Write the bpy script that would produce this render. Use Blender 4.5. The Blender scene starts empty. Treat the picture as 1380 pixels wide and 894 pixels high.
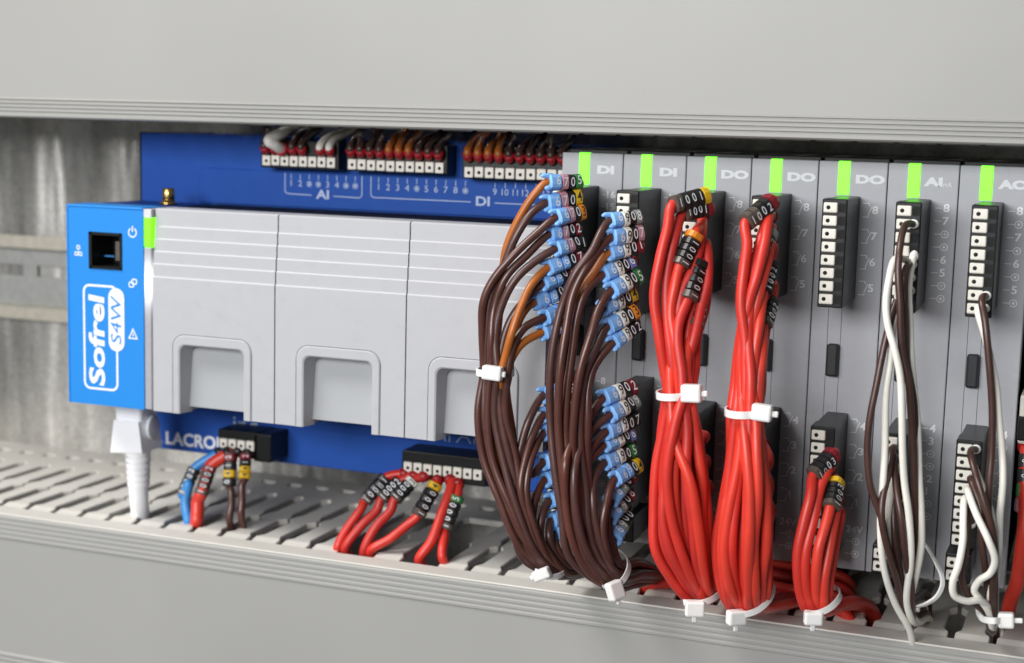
import bpy, bmesh, math, random
from mathutils import Vector, Matrix

random.seed(7)
S = 0.001                      # everything below is written in millimetres, the scene is in metres
scene = bpy.context.scene
col = scene.collection

# ------------------------------------------------------------------ camera, world, lights, exposure
cam_data = bpy.data.cameras.new('camera')
cam = bpy.data.objects.new('camera', cam_data)
col.objects.link(cam)
cr = Vector((0.93149996, 0.36286098, 0.02529316))
cu = Vector((-0.07261534, 0.11737305, 0.99042949))
cf = Vector((-0.35641948, 0.9244217, -0.13568227))
m3 = Matrix((cr, cu, -cf)).transposed()
cam.matrix_world = Matrix.Translation(Vector((160.448, -455.685, 9.238)) * S) @ m3.to_4x4()
cam_data.sensor_width = 36.0
cam_data.lens = 2071.23 / 1380.0 * 36.0
cam_data.clip_start = 0.01
cam_data.clip_end = 20.0
cam_data.dof.use_dof = True
cam_data.dof.focus_distance = 0.440
cam_data.dof.aperture_fstop = 13.0
scene.camera = cam

world = bpy.data.worlds.new('World')
scene.world = world
world.use_nodes = True
bg = world.node_tree.nodes['Background']
bg.inputs['Color'].default_value = (0.93, 0.97, 1.0, 1)
bg.inputs['Strength'].default_value = 0.13


def area(name, loc, target, w, h, power, color):
    d = bpy.data.lights.new(name, 'AREA')
    d.shape = 'RECTANGLE'
    d.size = w
    d.size_y = h
    d.energy = power
    d.color = color
    o = bpy.data.objects.new(name, d)
    col.objects.link(o)
    o.location = loc
    v = Vector(target) - Vector(loc)
    o.rotation_euler = v.to_track_quat('-Z', 'Y').to_euler()
    return o


area('window_light', (-0.24, -1.22, 0.26), (0.0, 0.0, -0.06), 0.8, 0.34, 14.5, (0.99, 0.99, 1.0))
area('ceiling_light', (-0.62, -0.52, 0.85), (-0.10, -0.02, -0.08), 0.5, 0.4, 13.0, (1.0, 0.985, 0.96))

scene.view_settings.view_transform = 'Standard'
scene.view_settings.look = 'None'
scene.view_settings.exposure = 0.1
scene.view_settings.gamma = 1.0
scene.render.engine = 'CYCLES'
scene.cycles.use_denoising = True
scene.cycles.max_bounces = 6
scene.cycles.caustics_reflective = False
scene.cycles.caustics_refractive = False

# ------------------------------------------------------------------ materials


def srgb(r, g, b):
    def f(c):
        c /= 255.0
        return c / 12.92 if c <= 0.04045 else ((c + 0.055) / 1.055) ** 2.4
    return (f(r), f(g), f(b))


MATS = {}


def mat(name, color, rough=0.45, metal=0.0, nscale=900.0, namt=0.06, bump=0.05, bscale=3000.0, emit=None, coat=0.0, sss=0.0, alpha_trans=0.0, spec=0.5, wear=0.0):
    m = bpy.data.materials.new(name)
    m.use_nodes = True
    nt = m.node_tree
    b = nt.nodes['Principled BSDF']
    tc = nt.nodes.new('ShaderNodeTexCoord')
    nz = nt.nodes.new('ShaderNodeTexNoise')
    nz.inputs['Scale'].default_value = nscale
    nz.inputs['Detail'].default_value = 4.0
    nt.links.new(tc.outputs['Object'], nz.inputs['Vector'])
    rp = nt.nodes.new('ShaderNodeMapRange')
    rp.inputs['From Min'].default_value = 0.25
    rp.inputs['From Max'].default_value = 0.75
    rp.inputs['To Min'].default_value = 1.0 - namt
    rp.inputs['To Max'].default_value = 1.0 + namt
    nt.links.new(nz.outputs['Fac'], rp.inputs['Value'])
    mx = nt.nodes.new('ShaderNodeVectorMath')
    mx.operation = 'SCALE'
    mx.inputs[0].default_value = color
    if wear:
        # rub marks running along the part, and faint dusty patches
        mp = nt.nodes.new('ShaderNodeMapping')
        mp.inputs['Scale'].default_value = (0.3, 1.0, 0.5)
        nt.links.new(tc.outputs['Object'], mp.inputs['Vector'])
        n3 = nt.nodes.new('ShaderNodeTexNoise')
        n3.inputs['Scale'].default_value = 700.0
        n3.inputs['Detail'].default_value = 5.0
        nt.links.new(mp.outputs['Vector'], n3.inputs['Vector'])
        r3 = nt.nodes.new('ShaderNodeMapRange')
        r3.inputs['From Min'].default_value = 0.55
        r3.inputs['From Max'].default_value = 0.8
        r3.inputs['To Min'].default_value = 1.0
        r3.inputs['To Max'].default_value = 1.0 - wear
        nt.links.new(n3.outputs['Fac'], r3.inputs['Value'])
        mu = nt.nodes.new('ShaderNodeMath')
        mu.operation = 'MULTIPLY'
        nt.links.new(rp.outputs['Result'], mu.inputs[0])
        nt.links.new(r3.outputs['Result'], mu.inputs[1])
        nt.links.new(mu.outputs[0], mx.inputs['Scale'])
        r4 = nt.nodes.new('ShaderNodeMapRange')
        r4.inputs['To Min'].default_value = rough - 0.12
        r4.inputs['To Max'].default_value = rough + 0.12
        nt.links.new(nz.outputs['Fac'], r4.inputs['Value'])
        nt.links.new(r4.outputs['Result'], b.inputs['Roughness'])
    else:
        nt.links.new(rp.outputs['Result'], mx.inputs['Scale'])
    nt.links.new(mx.outputs['Vector'], b.inputs['Base Color'])
    if not wear:
        b.inputs['Roughness'].default_value = rough
    b.inputs['Metallic'].default_value = metal
    b.inputs['Specular IOR Level'].default_value = spec
    if coat:
        b.inputs['Coat Weight'].default_value = coat
        b.inputs['Coat Roughness'].default_value = 0.2
    if sss:
        b.inputs['Subsurface Weight'].default_value = sss
        b.inputs['Subsurface Radius'].default_value = (0.0012, 0.0010, 0.0009)
        b.inputs['Subsurface Scale'].default_value = 1.0
    if alpha_trans:
        b.inputs['Transmission Weight'].default_value = alpha_trans
    if bump:
        n2 = nt.nodes.new('ShaderNodeTexNoise')
        n2.inputs['Scale'].default_value = bscale
        n2.inputs['Detail'].default_value = 2.0
        nt.links.new(tc.outputs['Object'], n2.inputs['Vector'])
        bp = nt.nodes.new('ShaderNodeBump')
        bp.inputs['Strength'].default_value = bump
        bp.inputs['Distance'].default_value = 0.0002
        nt.links.new(n2.outputs['Fac'], bp.inputs['Height'])
        nt.links.new(bp.outputs['Normal'], b.inputs['Normal'])
    if emit:
        b.inputs['Emission Color'].default_value = (*emit[0], 1)
        b.inputs['Emission Strength'].default_value = emit[1]
    MATS[name] = m
    return m


mat('duct_grey', (0.322, 0.319, 0.304), 0.46, spec=0.4, nscale=14, namt=0.045, bump=0.03, bscale=1500)
mat('duct_finger', (0.64, 0.615, 0.56), 0.5, spec=0.3, nscale=120, namt=0.04, bump=0.05)
mat('cover_grey', (0.435, 0.438, 0.455), 0.45, spec=0.3, wear=0.05, nscale=200, namt=0.015, bump=0.10, bscale=4200)
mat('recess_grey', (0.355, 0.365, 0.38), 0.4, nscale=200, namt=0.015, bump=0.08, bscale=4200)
mat('module_grey', (0.49, 0.498, 0.525), 0.5, spec=0.25, wear=0.07, nscale=250, namt=0.03, bump=0.12, bscale=5000)
mat('housing_black', (0.012, 0.012, 0.013), 0.5)
mat('block_black', (0.010, 0.011, 0.010), 0.33, spec=0.3, nscale=500, namt=0.2, bump=0.12, bscale=2500)
mat('hole_black', (0.003, 0.003, 0.003), 0.8)
mat('latch_black', (0.02, 0.022, 0.024), 0.5, bump=0.2)
mat('lever_cream', (0.70, 0.67, 0.60), 0.4, nscale=700, namt=0.05)
mat('panel_blue', srgb(40, 132, 212), 0.42, spec=0.25, nscale=300, namt=0.015, bump=0.06, bscale=4000)
mat('base_blue', (0.019, 0.078, 0.35), 0.5, spec=0.12, nscale=200, namt=0.04, bump=0.06, bscale=3500)
mat('navy_dark', (0.007, 0.009, 0.02), 0.75, spec=0.15)
mat('print_white', (0.78, 0.80, 0.82), 0.6, namt=0.03, bump=0)
mat('print_grey', (0.95, 0.96, 0.97), 0.6, namt=0.05, bump=0)
mat('print_blue', (0.42, 0.50, 0.66), 0.6, namt=0.05, bump=0)
mat('print_dark', (0.03, 0.03, 0.03), 0.6, bump=0)
mat('led_green', (0.10, 0.3, 0.02), 0.35, bump=0, emit=((0.17, 1.0, 0.012), 1.5))
mat('led_strip', (0.62, 0.62, 0.64), 0.25, bump=0, sss=0.3)
mat('led_white', (0.36, 0.36, 0.39), 0.3, bump=0, emit=((0.93, 0.96, 1.0), 0.0))


def light_pipe():
    # diffuser lit by one white lamp behind it: brightest at the lamp, falling off along the pipe
    m = MATS['led_white']
    nt = m.node_tree
    b = nt.nodes['Principled BSDF']
    tc = nt.nodes.new('ShaderNodeTexCoord')
    sep = nt.nodes.new('ShaderNodeSeparateXYZ')
    nt.links.new(tc.outputs['Object'], sep.inputs[0])
    sub = nt.nodes.new('ShaderNodeMath')
    sub.operation = 'SUBTRACT'
    sub.inputs[1].default_value = (-47.0 + 113.8) * S
    nt.links.new(sep.outputs['Z'], sub.inputs[0])
    sq = nt.nodes.new('ShaderNodeMath')
    sq.operation = 'POWER'
    sq.inputs[1].default_value = 2.0
    nt.links.new(sub.outputs[0], sq.inputs[0])
    k = nt.nodes.new('ShaderNodeMath')
    k.operation = 'MULTIPLY'
    k.inputs[1].default_value = -1.0 / (2 * (4.6 * S) ** 2)
    nt.links.new(sq.outputs[0], k.inputs[0])
    ex = nt.nodes.new('ShaderNodeMath')
    ex.operation = 'EXPONENT'
    nt.links.new(k.outputs[0], ex.inputs[0])
    g = nt.nodes.new('ShaderNodeMath')
    g.operation = 'MULTIPLY'
    g.inputs[1].default_value = 1.3
    nt.links.new(ex.outputs[0], g.inputs[0])
    nt.links.new(g.outputs[0], b.inputs['Emission Strength'])


light_pipe()
mat('brass', (0.75, 0.48, 0.14), 0.25, metal=1.0, namt=0.15)
mat('chrome', (0.55, 0.55, 0.55), 0.3, metal=1.0)
mat('wire_brown', (0.088, 0.033, 0.025), 0.3, nscale=250, namt=0.16, bump=0.06, bscale=1200)
mat('wire_dark', (0.060, 0.028, 0.022), 0.34, nscale=250, namt=0.16, bump=0.06, bscale=1200)
mat('wire_orange', (0.40, 0.115, 0.018), 0.36, nscale=250, namt=0.12, bump=0.06, bscale=1200)
mat('wire_red', (0.60, 0.034, 0.022), 0.40, nscale=150, namt=0.10, bump=0.10, bscale=700)
mat('wire_red_dull', (0.52, 0.028, 0.021), 0.46, nscale=150, namt=0.12, bump=0.12, bscale=600)
mat('wire_red_bright', (0.66, 0.046, 0.026), 0.38, nscale=150, namt=0.08, bump=0.10, bscale=700)
mat('wire_brown_red', (0.105, 0.034, 0.024), 0.32, nscale=250, namt=0.16, bump=0.08, bscale=900)
mat('wire_brown_grey', (0.078, 0.034, 0.029), 0.34, nscale=250, namt=0.16, bump=0.08, bscale=900)
mat('wire_white', (0.80, 0.775, 0.70), 0.4, nscale=250, namt=0.05, bump=0.05, bscale=1200)
mat('wire_blue', (0.04, 0.25, 0.62), 0.4, nscale=250, namt=0.06)
mat('ferrule_red', (0.30, 0.009, 0.016), 0.4)
mat('ferrule_white', (0.78, 0.77, 0.75), 0.35)
mat('ferrule_black', (0.015, 0.012, 0.012), 0.4)
mat('sleeve_blue', (0.23, 0.49, 0.92), 0.42, nscale=600, namt=0.08, bump=0.1, sss=0.1)
mat('sleeve_pink', (0.50, 0.25, 0.30), 0.45, nscale=600, namt=0.08)
mat('sleeve_white', (0.80, 0.78, 0.72), 0.45, nscale=600, namt=0.08)
mat('sleeve_black', (0.016, 0.015, 0.015), 0.4, nscale=600, namt=0.2, bump=0.15)
mat('sleeve_smoke', (0.085, 0.070, 0.058), 0.35, nscale=600, namt=0.2, bump=0.15)
mat('sleeve_green', (0.03, 0.20, 0.05), 0.45, nscale=600, namt=0.1)
mat('sleeve_yellow', (0.72, 0.45, 0.02), 0.45, nscale=600, namt=0.1)
mat('sleeve_orange', (0.75, 0.25, 0.02), 0.45, nscale=600, namt=0.1)
mat('sleeve_red', (0.20, 0.012, 0.02), 0.45, nscale=600, namt=0.1)
mat('sleeve_violet', (0.16, 0.20, 0.48), 0.45, nscale=600, namt=0.1)
mat('sleeve_grey', (0.26, 0.28, 0.26), 0.45, nscale=600, namt=0.1)
mat('tie_white', (0.80, 0.79, 0.77), 0.38, nscale=400, namt=0.03, sss=0.15)
mat('plug_white', (0.86, 0.86, 0.87), 0.4, nscale=300, namt=0.02)
mat('plug_clear', (0.68, 0.70, 0.73), 0.25, nscale=300, namt=0.02)
mat('rail_steel_shaded', (0.52, 0.525, 0.50), 0.38, metal=0.6, nscale=300, namt=0.1, bump=0.1, bscale=900)  # web steel toned darker than the flanges, recess shading put into its colour
mat('rail_steel', (0.60, 0.56, 0.47), 0.45, metal=0.6, nscale=300, namt=0.1, bump=0.1, bscale=900)


def galvanised():
    m = bpy.data.materials.new('galvanised')
    m.use_nodes = True
    nt = m.node_tree
    b = nt.nodes['Principled BSDF']
    tc = nt.nodes.new('ShaderNodeTexCoord')

    def noise(scale, detail, stretch=(1, 1, 1)):
        mp = nt.nodes.new('ShaderNodeMapping')
        mp.inputs['Scale'].default_value = stretch
        nt.links.new(tc.outputs['Object'], mp.inputs['Vector'])
        n = nt.nodes.new('ShaderNodeTexNoise')
        n.inputs['Scale'].default_value = scale
        n.inputs['Detail'].default_value = detail
        nt.links.new(mp.outputs['Vector'], n.inputs['Vector'])
        return n
    spangle = nt.nodes.new('ShaderNodeTexVoronoi')
    spangle.inputs['Scale'].default_value = 240.0
    mp = nt.nodes.new('ShaderNodeMapping')
    mp.inputs['Scale'].default_value = (1, 1, 1.5)
    nt.links.new(tc.outputs['Object'], mp.inputs['Vector'])
    wob = noise(220, 3)
    addv = nt.nodes.new('ShaderNodeMixRGB')
    addv.blend_type = 'LINEAR_LIGHT'
    addv.inputs['Fac'].default_value = 0.02
    nt.links.new(mp.outputs['Vector'], addv.inputs['Color1'])
    nt.links.new(wob.outputs['Color'], addv.inputs['Color2'])
    nt.links.new(addv.outputs['Color'], spangle.inputs['Vector'])
    fine = noise(420, 5, (1, 1, 1.6))
    broad = noise(28, 3, (1, 1, 0.15))
    r1 = nt.nodes.new('ShaderNodeValToRGB')
    r1.color_ramp.elements[0].position = 0.25
    r1.color_ramp.elements[0].color = (0.50, 0.492, 0.465, 1)
    r1.color_ramp.elements[1].position = 0.75
    r1.color_ramp.elements[1].color = (0.72, 0.70, 0.655, 1)
    mixf = nt.nodes.new('ShaderNodeMixRGB')
    mixf.inputs['Fac'].default_value = 0.5
    nt.links.new(fine.outputs['Fac'], mixf.inputs['Color1'])
    nt.links.new(spangle.outputs['Color'], mixf.inputs['Color2'])
    nt.links.new(mixf.outputs['Color'], r1.inputs['Fac'])
    reflect_streak = noise(38, 3, (1, 1, 0.1))  # dark upright reflections on the metal, painted into the base colour
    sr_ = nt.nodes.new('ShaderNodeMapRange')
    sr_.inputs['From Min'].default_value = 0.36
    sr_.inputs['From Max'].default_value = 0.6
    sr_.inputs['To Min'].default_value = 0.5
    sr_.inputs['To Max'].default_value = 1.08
    nt.links.new(reflect_streak.outputs['Fac'], sr_.inputs['Value'])
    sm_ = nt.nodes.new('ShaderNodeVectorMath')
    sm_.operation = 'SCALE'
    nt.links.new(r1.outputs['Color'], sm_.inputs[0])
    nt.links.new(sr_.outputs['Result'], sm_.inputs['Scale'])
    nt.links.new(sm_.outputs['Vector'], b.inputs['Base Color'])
    b.inputs['Metallic'].default_value = 0.8
    mr = nt.nodes.new('ShaderNodeMapRange')
    mr.inputs['From Min'].default_value = 0.35
    mr.inputs['From Max'].default_value = 0.65
    mr.inputs['To Min'].default_value = 0.2
    mr.inputs['To Max'].default_value = 0.5
    nt.links.new(broad.outputs['Fac'], mr.inputs['Value'])
    nt.links.new(mr.outputs['Result'], b.inputs['Roughness'])
    bp = nt.nodes.new('ShaderNodeBump')
    bp.inputs['Strength'].default_value = 0.5
    bp.inputs['Distance'].default_value = 0.0006
    bf = nt.nodes.new('ShaderNodeMath')
    bf.operation = 'ADD'
    fm = nt.nodes.new('ShaderNodeMath')
    fm.operation = 'MULTIPLY'
    fm.inputs[1].default_value = 0.22
    nt.links.new(fine.outputs['Fac'], fm.inputs[0])
    nt.links.new(fm.outputs[0], bf.inputs[0])
    br2 = nt.nodes.new('ShaderNodeMath')
    br2.operation = 'MULTIPLY'
    br2.inputs[1].default_value = 22.0
    nt.links.new(broad.outputs['Fac'], br2.inputs[0])
    nt.links.new(br2.outputs[0], bf.inputs[1])
    nt.links.new(bf.outputs[0], bp.inputs['Height'])
    nt.links.new(bp.outputs['Normal'], b.inputs['Normal'])
    MATS['galvanised'] = m


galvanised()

# ------------------------------------------------------------------ mesh helpers (mm)


class MB:
    """collects vertices and faces in millimetres; build() makes ONE mesh object"""

    def __init__(self):
        self.v = []
        self.f = []
        self.mi = []
        self.sm = []

    def add(self, verts, faces, mi=0, smooth=False):
        o = len(self.v)
        self.v += [tuple(p) for p in verts]
        for f in faces:
            self.f.append(tuple(i + o for i in f))
            self.mi.append(mi)
            self.sm.append(smooth)
        return self

    def box(self, x0, x1, y0, y1, z0, z1, mi=0):
        v = [(x, y, z) for x in (x0, x1) for y in (y0, y1) for z in (z0, z1)]
        return self.add(v, [(0, 1, 3, 2), (4, 6, 7, 5), (0, 4, 5, 1), (2, 3, 7, 6), (0, 2, 6, 4), (1, 5, 7, 3)], mi)

    def rbox(self, x0, x1, y0, y1, z0, z1, r=0.4, seg=2, mi=0, smooth=True):
        bm = bmesh.new()
        bmesh.ops.create_cube(bm, size=1.0)
        for v in bm.verts:
            v.co = Vector(((x0 + x1) / 2 + v.co.x * (x1 - x0), (y0 + y1) / 2 + v.co.y * (y1 - y0), (z0 + z1) / 2 + v.co.z * (z1 - z0)))
        r = min(r, 0.45 * min(x1 - x0, y1 - y0, z1 - z0))
        bmesh.ops.bevel(bm, geom=bm.edges[:], offset=r, segments=seg, profile=0.5, affect='EDGES')
        bm.verts.index_update()
        self.add([v.co[:] for v in bm.verts], [[v.index for v in f.verts] for f in bm.faces], mi, False)
        bm.free()
        return self

    def prism(self, pts, axis, a0, a1, mi=0):
        """closed outline pts (2D) extruded along axis ('x': pts=(y,z); 'y': (x,z); 'z': (x,y))"""
        def P(p, a):
            if axis == 'x':
                return (a, p[0], p[1])
            if axis == 'y':
                return (p[0], a, p[1])
            return (p[0], p[1], a)
        n = len(pts)
        v = [P(p, a0) for p in pts] + [P(p, a1) for p in pts]
        f = [tuple(range(n))[::-1], tuple(range(n, 2 * n))]
        f += [(i, (i + 1) % n, n + (i + 1) % n, n + i) for i in range(n)]
        return self.add(v, f, mi)

    def tube(self, pts, r, seg=10, cap=True, mi=0, smooth=True):
        """tube along a polyline; r a number or one radius per point"""
        P = [Vector(p) for p in pts]
        n = len(P)
        rr = r if isinstance(r, (list, tuple)) else [r] * n
        T = []
        for i in range(n):
            t = P[min(i + 1, n - 1)] - P[max(i - 1, 0)]
            T.append(t.normalized() if t.length > 1e-9 else Vector((0, 0, 1)))
        a = Vector((0, 0, 1)) if abs(T[0].z) < 0.9 else Vector((1, 0, 0))
        N = (a - T[0] * a.dot(T[0])).normalized()
        v = []
        for i in range(n):
            N = (N - T[i] * N.dot(T[i])).normalized()
            B = T[i].cross(N)
            for k in range(seg):
                an = 2 * math.pi * k / seg
                v.append(P[i] + (N * math.cos(an) + B * math.sin(an)) * rr[i])
        f = []
        for i in range(n - 1):
            for k in range(seg):
                k2 = (k + 1) % seg
                f.append((i * seg + k, i * seg + k2, (i + 1) * seg + k2, (i + 1) * seg + k))
        self.add(v, f, mi, smooth)
        if cap:
            o = len(self.v) - n * seg
            self.f.append(tuple(o + k for k in range(seg))[::-1])
            self.f.append(tuple(o + (n - 1) * seg + k for k in range(seg)))
            self.mi += [mi, mi]
            self.sm += [False, False]
        return self

    def lathe(self, c, axis, prof, seg=20, mi=0, smooth=True):
        """prof: list of (distance along axis, radius)"""
        ax = Vector(axis).normalized()
        pts = [Vector(c) + ax * d for d, _ in prof]
        a = Vector((0, 0, 1)) if abs(ax.z) < 0.9 else Vector((1, 0, 0))
        N = (a - ax * a.dot(ax)).normalized()
        B = ax.cross(N)
        v = []
        for (d, r), p in zip(prof, pts):
            for k in range(seg):
                an = 2 * math.pi * k / seg
                v.append(p + (N * math.cos(an) + B * math.sin(an)) * r)
        f = []
        n = len(prof)
        for i in range(n - 1):
            for k in range(seg):
                k2 = (k + 1) % seg
                f.append((i * seg + k, i * seg + k2, (i + 1) * seg + k2, (i + 1) * seg + k))
        f.append(tuple(range(seg))[::-1])
        f.append(tuple((n - 1) * seg + k for k in range(seg)))
        return self.add(v, f, mi, smooth)

    def stroke(self, pts, w, y, closed=False):
        """thin printed line in the xz plane at depth y, facing -y"""
        P = [Vector((p[0], p[1])) for p in pts]
        n = len(P)
        L, R = [], []
        for i in range(n):
            if closed:
                a, b = P[i - 1], P[(i + 1) % n]
            else:
                a, b = P[max(i - 1, 0)], P[min(i + 1, n - 1)]
            d0 = (P[i] - a)
            d1 = (b - P[i])
            d0 = d0.normalized() if d0.length > 1e-9 else d1.normalized()
            d1 = d1.normalized() if d1.length > 1e-9 else d0
            nn = Vector((-d0.y - d1.y, d0.x + d1.x))
            nn = nn.normalized()
            c = max(0.4, nn.dot(Vector((-d0.y, d0.x))))
            L.append(P[i] + nn * (w / 2 / c))
            R.append(P[i] - nn * (w / 2 / c))
        v = [(p.x, y, p.y) for p in L] + [(p.x, y, p.y) for p in R]
        m = n if closed else n - 1
        f = [(n + i, n + (i + 1) % n, (i + 1) % n, i) for i in range(m)]
        return self.add(v, f)

    def disc(self, x, z, r, y, seg=20):
        v = [(x + r * math.cos(2 * math.pi * k / seg), y, z + r * math.sin(2 * math.pi * k / seg)) for k in range(seg)]
        return self.add(v, [tuple(range(seg))])

    def text(self, s, x, z, y, h, sx=1.0, bold=0.0, align='c', rot=0.0, shear=0.0):
        tv, tf, w = text_mesh(s, bold, shear)
        ox = {'c': -w / 2, 'l': 0.0, 'r': -w}[align]
        ca, sa = math.cos(rot), math.sin(rot)
        v = []
        for (u, q) in tv:
            a, b = (u + ox) * h * sx, (q - 0.5) * h
            v.append((x + a * ca - b * sa, y, z + a * sa + b * ca))
        return self.add(v, tf)

    def build(self, name, mats, parent=None, origin=None, recalc=True):
        me = bpy.data.meshes.new(name)
        if parent is not None:
            o0 = Vector(root_of(parent)['org_mm'])
        elif origin is not None:
            o0 = Vector(origin)
        else:
            o0 = Vector((0, 0, 0))
        me.from_pydata([((p[0] - o0.x) * S, (p[1] - o0.y) * S, (p[2] - o0.z) * S) for p in self.v], [], self.f)
        for mn in (mats if isinstance(mats, (list, tuple)) else [mats]):
            me.materials.append(MATS[mn])
        me.polygons.foreach_set('material_index', self.mi)
        me.polygons.foreach_set('use_smooth', self.sm)
        me.update()
        if recalc:
            bm = bmesh.new()
            bm.from_mesh(me)
            bmesh.ops.recalc_face_normals(bm, faces=bm.faces[:])
            bm.to_mesh(me)
            bm.free()
        o = bpy.data.objects.new(name, me)
        col.objects.link(o)
        if parent is not None:
            o.parent = parent
        else:
            o.location = o0 * S
            o['org_mm'] = tuple(o0)
        return o


def root_of(o):
    while o.parent is not None:
        o = o.parent
    return o


_TX = {}


def text_mesh(s, bold=0.0, shear=0.0):
    """flat outline of a string, scaled so that a capital is 1 high: (verts2d, faces, width)"""
    key = (s, bold, shear)
    if key in _TX:
        return _TX[key]
    cu_ = bpy.data.curves.new('lettering', 'FONT')
    cu_.body = s
    cu_.size = 1.0
    cu_.offset = bold
    cu_.shear = shear
    cu_.resolution_u = 3
    ob = bpy.data.objects.new('lettering', cu_)
    col.objects.link(ob)
    dg = bpy.context.evaluated_depsgraph_get()
    me = ob.evaluated_get(dg).to_mesh()
    k = 1.0 / 0.62
    v = [(p.co.x * k, p.co.y * k) for p in me.vertices]
    f = [tuple(p.vertices) for p in me.polygons]
    ob.evaluated_get(dg).to_mesh_clear()
    bpy.data.objects.remove(ob)
    bpy.data.curves.remove(cu_)
    if v:
        x0 = min(p[0] for p in v)
        x1 = max(p[0] for p in v)
    else:
        x0 = x1 = 0.0
    _TX[key] = ([(p[0] - x0, p[1]) for p in v], f, x1 - x0)
    return _TX[key]


def tag(o, label, cat, group=None):
    o['label'] = label
    o['category'] = cat
    if group:
        o['group'] = group
    return o


def thing(name, org, label, cat, group=None):
    o = bpy.data.objects.new(name, None)
    o.empty_display_size = 0.005
    col.objects.link(o)
    o.location = Vector(org) * S
    o['org_mm'] = tuple(org)
    return tag(o, label, cat, group)


def piece(me, name, parent, at_mm):
    """a repeated piece that shares mesh data; at_mm in world millimetres"""
    o = bpy.data.objects.new(name, me)
    col.objects.link(o)
    o.parent = parent
    # pieces hang under parts whose own origin is the thing's origin
    o.location = (Vector(at_mm) - Vector(root_of(parent)['org_mm'])) * S
    return o


def shared(mb, name, mats):
    o = mb.build(name, mats)
    me = o.data
    bpy.data.objects.remove(o)
    return me


def spline(pts, n=7):
    P = [Vector(p) for p in pts]
    if len(P) < 3:
        return P
    Q = [P[0] * 2 - P[1]] + P + [P[-1] * 2 - P[-2]]
    out = []
    for i in range(1, len(Q) - 2):
        p0, p1, p2, p3 = Q[i - 1], Q[i], Q[i + 1], Q[i + 2]
        t0 = 0.0
        t1 = t0 + max((p1 - p0).length, 1e-3) ** 0.5
        t2 = t1 + max((p2 - p1).length, 1e-3) ** 0.5
        t3 = t2 + max((p3 - p2).length, 1e-3) ** 0.5
        for k in range(n):
            t = t1 + (t2 - t1) * k / n
            a1 = p0 * ((t1 - t) / (t1 - t0)) + p1 * ((t - t0) / (t1 - t0))
            a2 = p1 * ((t2 - t) / (t2 - t1)) + p2 * ((t - t1) / (t2 - t1))
            a3 = p2 * ((t3 - t) / (t3 - t2)) + p3 * ((t - t2) / (t3 - t2))
            b1 = a1 * ((t2 - t) / (t2 - t0)) + a2 * ((t - t0) / (t2 - t0))
            b2 = a2 * ((t3 - t) / (t3 - t1)) + a3 * ((t - t1) / (t3 - t1))
            out.append(b1 * ((t2 - t) / (t2 - t1)) + b2 * ((t - t1) / (t2 - t1)))
    out.append(P[-1])
    return out


def arc(cx, cz, r, a0, a1, n=6):
    return [(cx + r * math.cos(math.radians(a0 + (a1 - a0) * i / n)), cz + r * math.sin(math.radians(a0 + (a1 - a0) * i / n))) for i in range(n + 1)]


def rrect(x0, x1, z0, z1, r, n=5):
    return arc(x1 - r, z1 - r, r, 0, 90, n) + arc(x0 + r, z1 - r, r, 90, 180, n) + arc(x0 + r, z0 + r, r, 180, 270, n) + arc(x1 - r, z0 + r, r, 270, 360, n)


# ------------------------------------------------------------------ the setting: mounting plate
XL, XR = -340.0, 215.0
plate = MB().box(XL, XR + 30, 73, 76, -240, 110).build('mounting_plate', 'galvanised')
plate['kind'] = 'structure'

# ------------------------------------------------------------------ mounting rail
rail = thing('mounting_rail', (XL, 72, -60.5), 'slotted steel top-hat rail running behind the blue control unit', 'rail')
MB().prism([(65, -43), (65, -48.2), (71.4, -48.2), (71.4, -49.4), (66.2, -49.4), (66.2, -44.2), (66.2, -43)][0:2] + [(71.2, -48.2), (71.2, -47), (66.2, -47), (66.2, -43)], 'x', XL, XR).build('flange', 'rail_steel', rail)
MB().prism([(65, -78), (66.2, -78), (66.2, -74), (71.2, -74), (71.2, -72.8), (65, -72.8)], 'x', XL, XR).build('flange', 'rail_steel', rail)
w = MB()
hx = -332.0
holes = []
while hx < XR - 20:
    holes.append((hx, hx + 18.0))
    hx += 25.0
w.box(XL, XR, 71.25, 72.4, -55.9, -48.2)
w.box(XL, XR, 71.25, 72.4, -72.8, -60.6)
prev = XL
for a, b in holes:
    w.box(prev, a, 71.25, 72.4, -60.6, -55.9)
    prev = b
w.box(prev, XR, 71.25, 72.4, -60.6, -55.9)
w.build('web', 'rail_steel_shaded', rail)

# ------------------------------------------------------------------ cable ducts
PITCH = 11.56
SLOT0 = -196.77 - 12 * PITCH
NSLOT = 46


def finger_outline():
    """half outlines of one slot: distance from the slot's middle line, from the tip to the root"""
    return [(-15.6, 0.9), (-10.0, 1.0), (-7.0, 2.5), (11.5, 2.5), (14.5, 0.6), (18.0, 0.6), (21.0, 2.0), (42.0, 2.0), (45.0, 0.5)]


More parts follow.
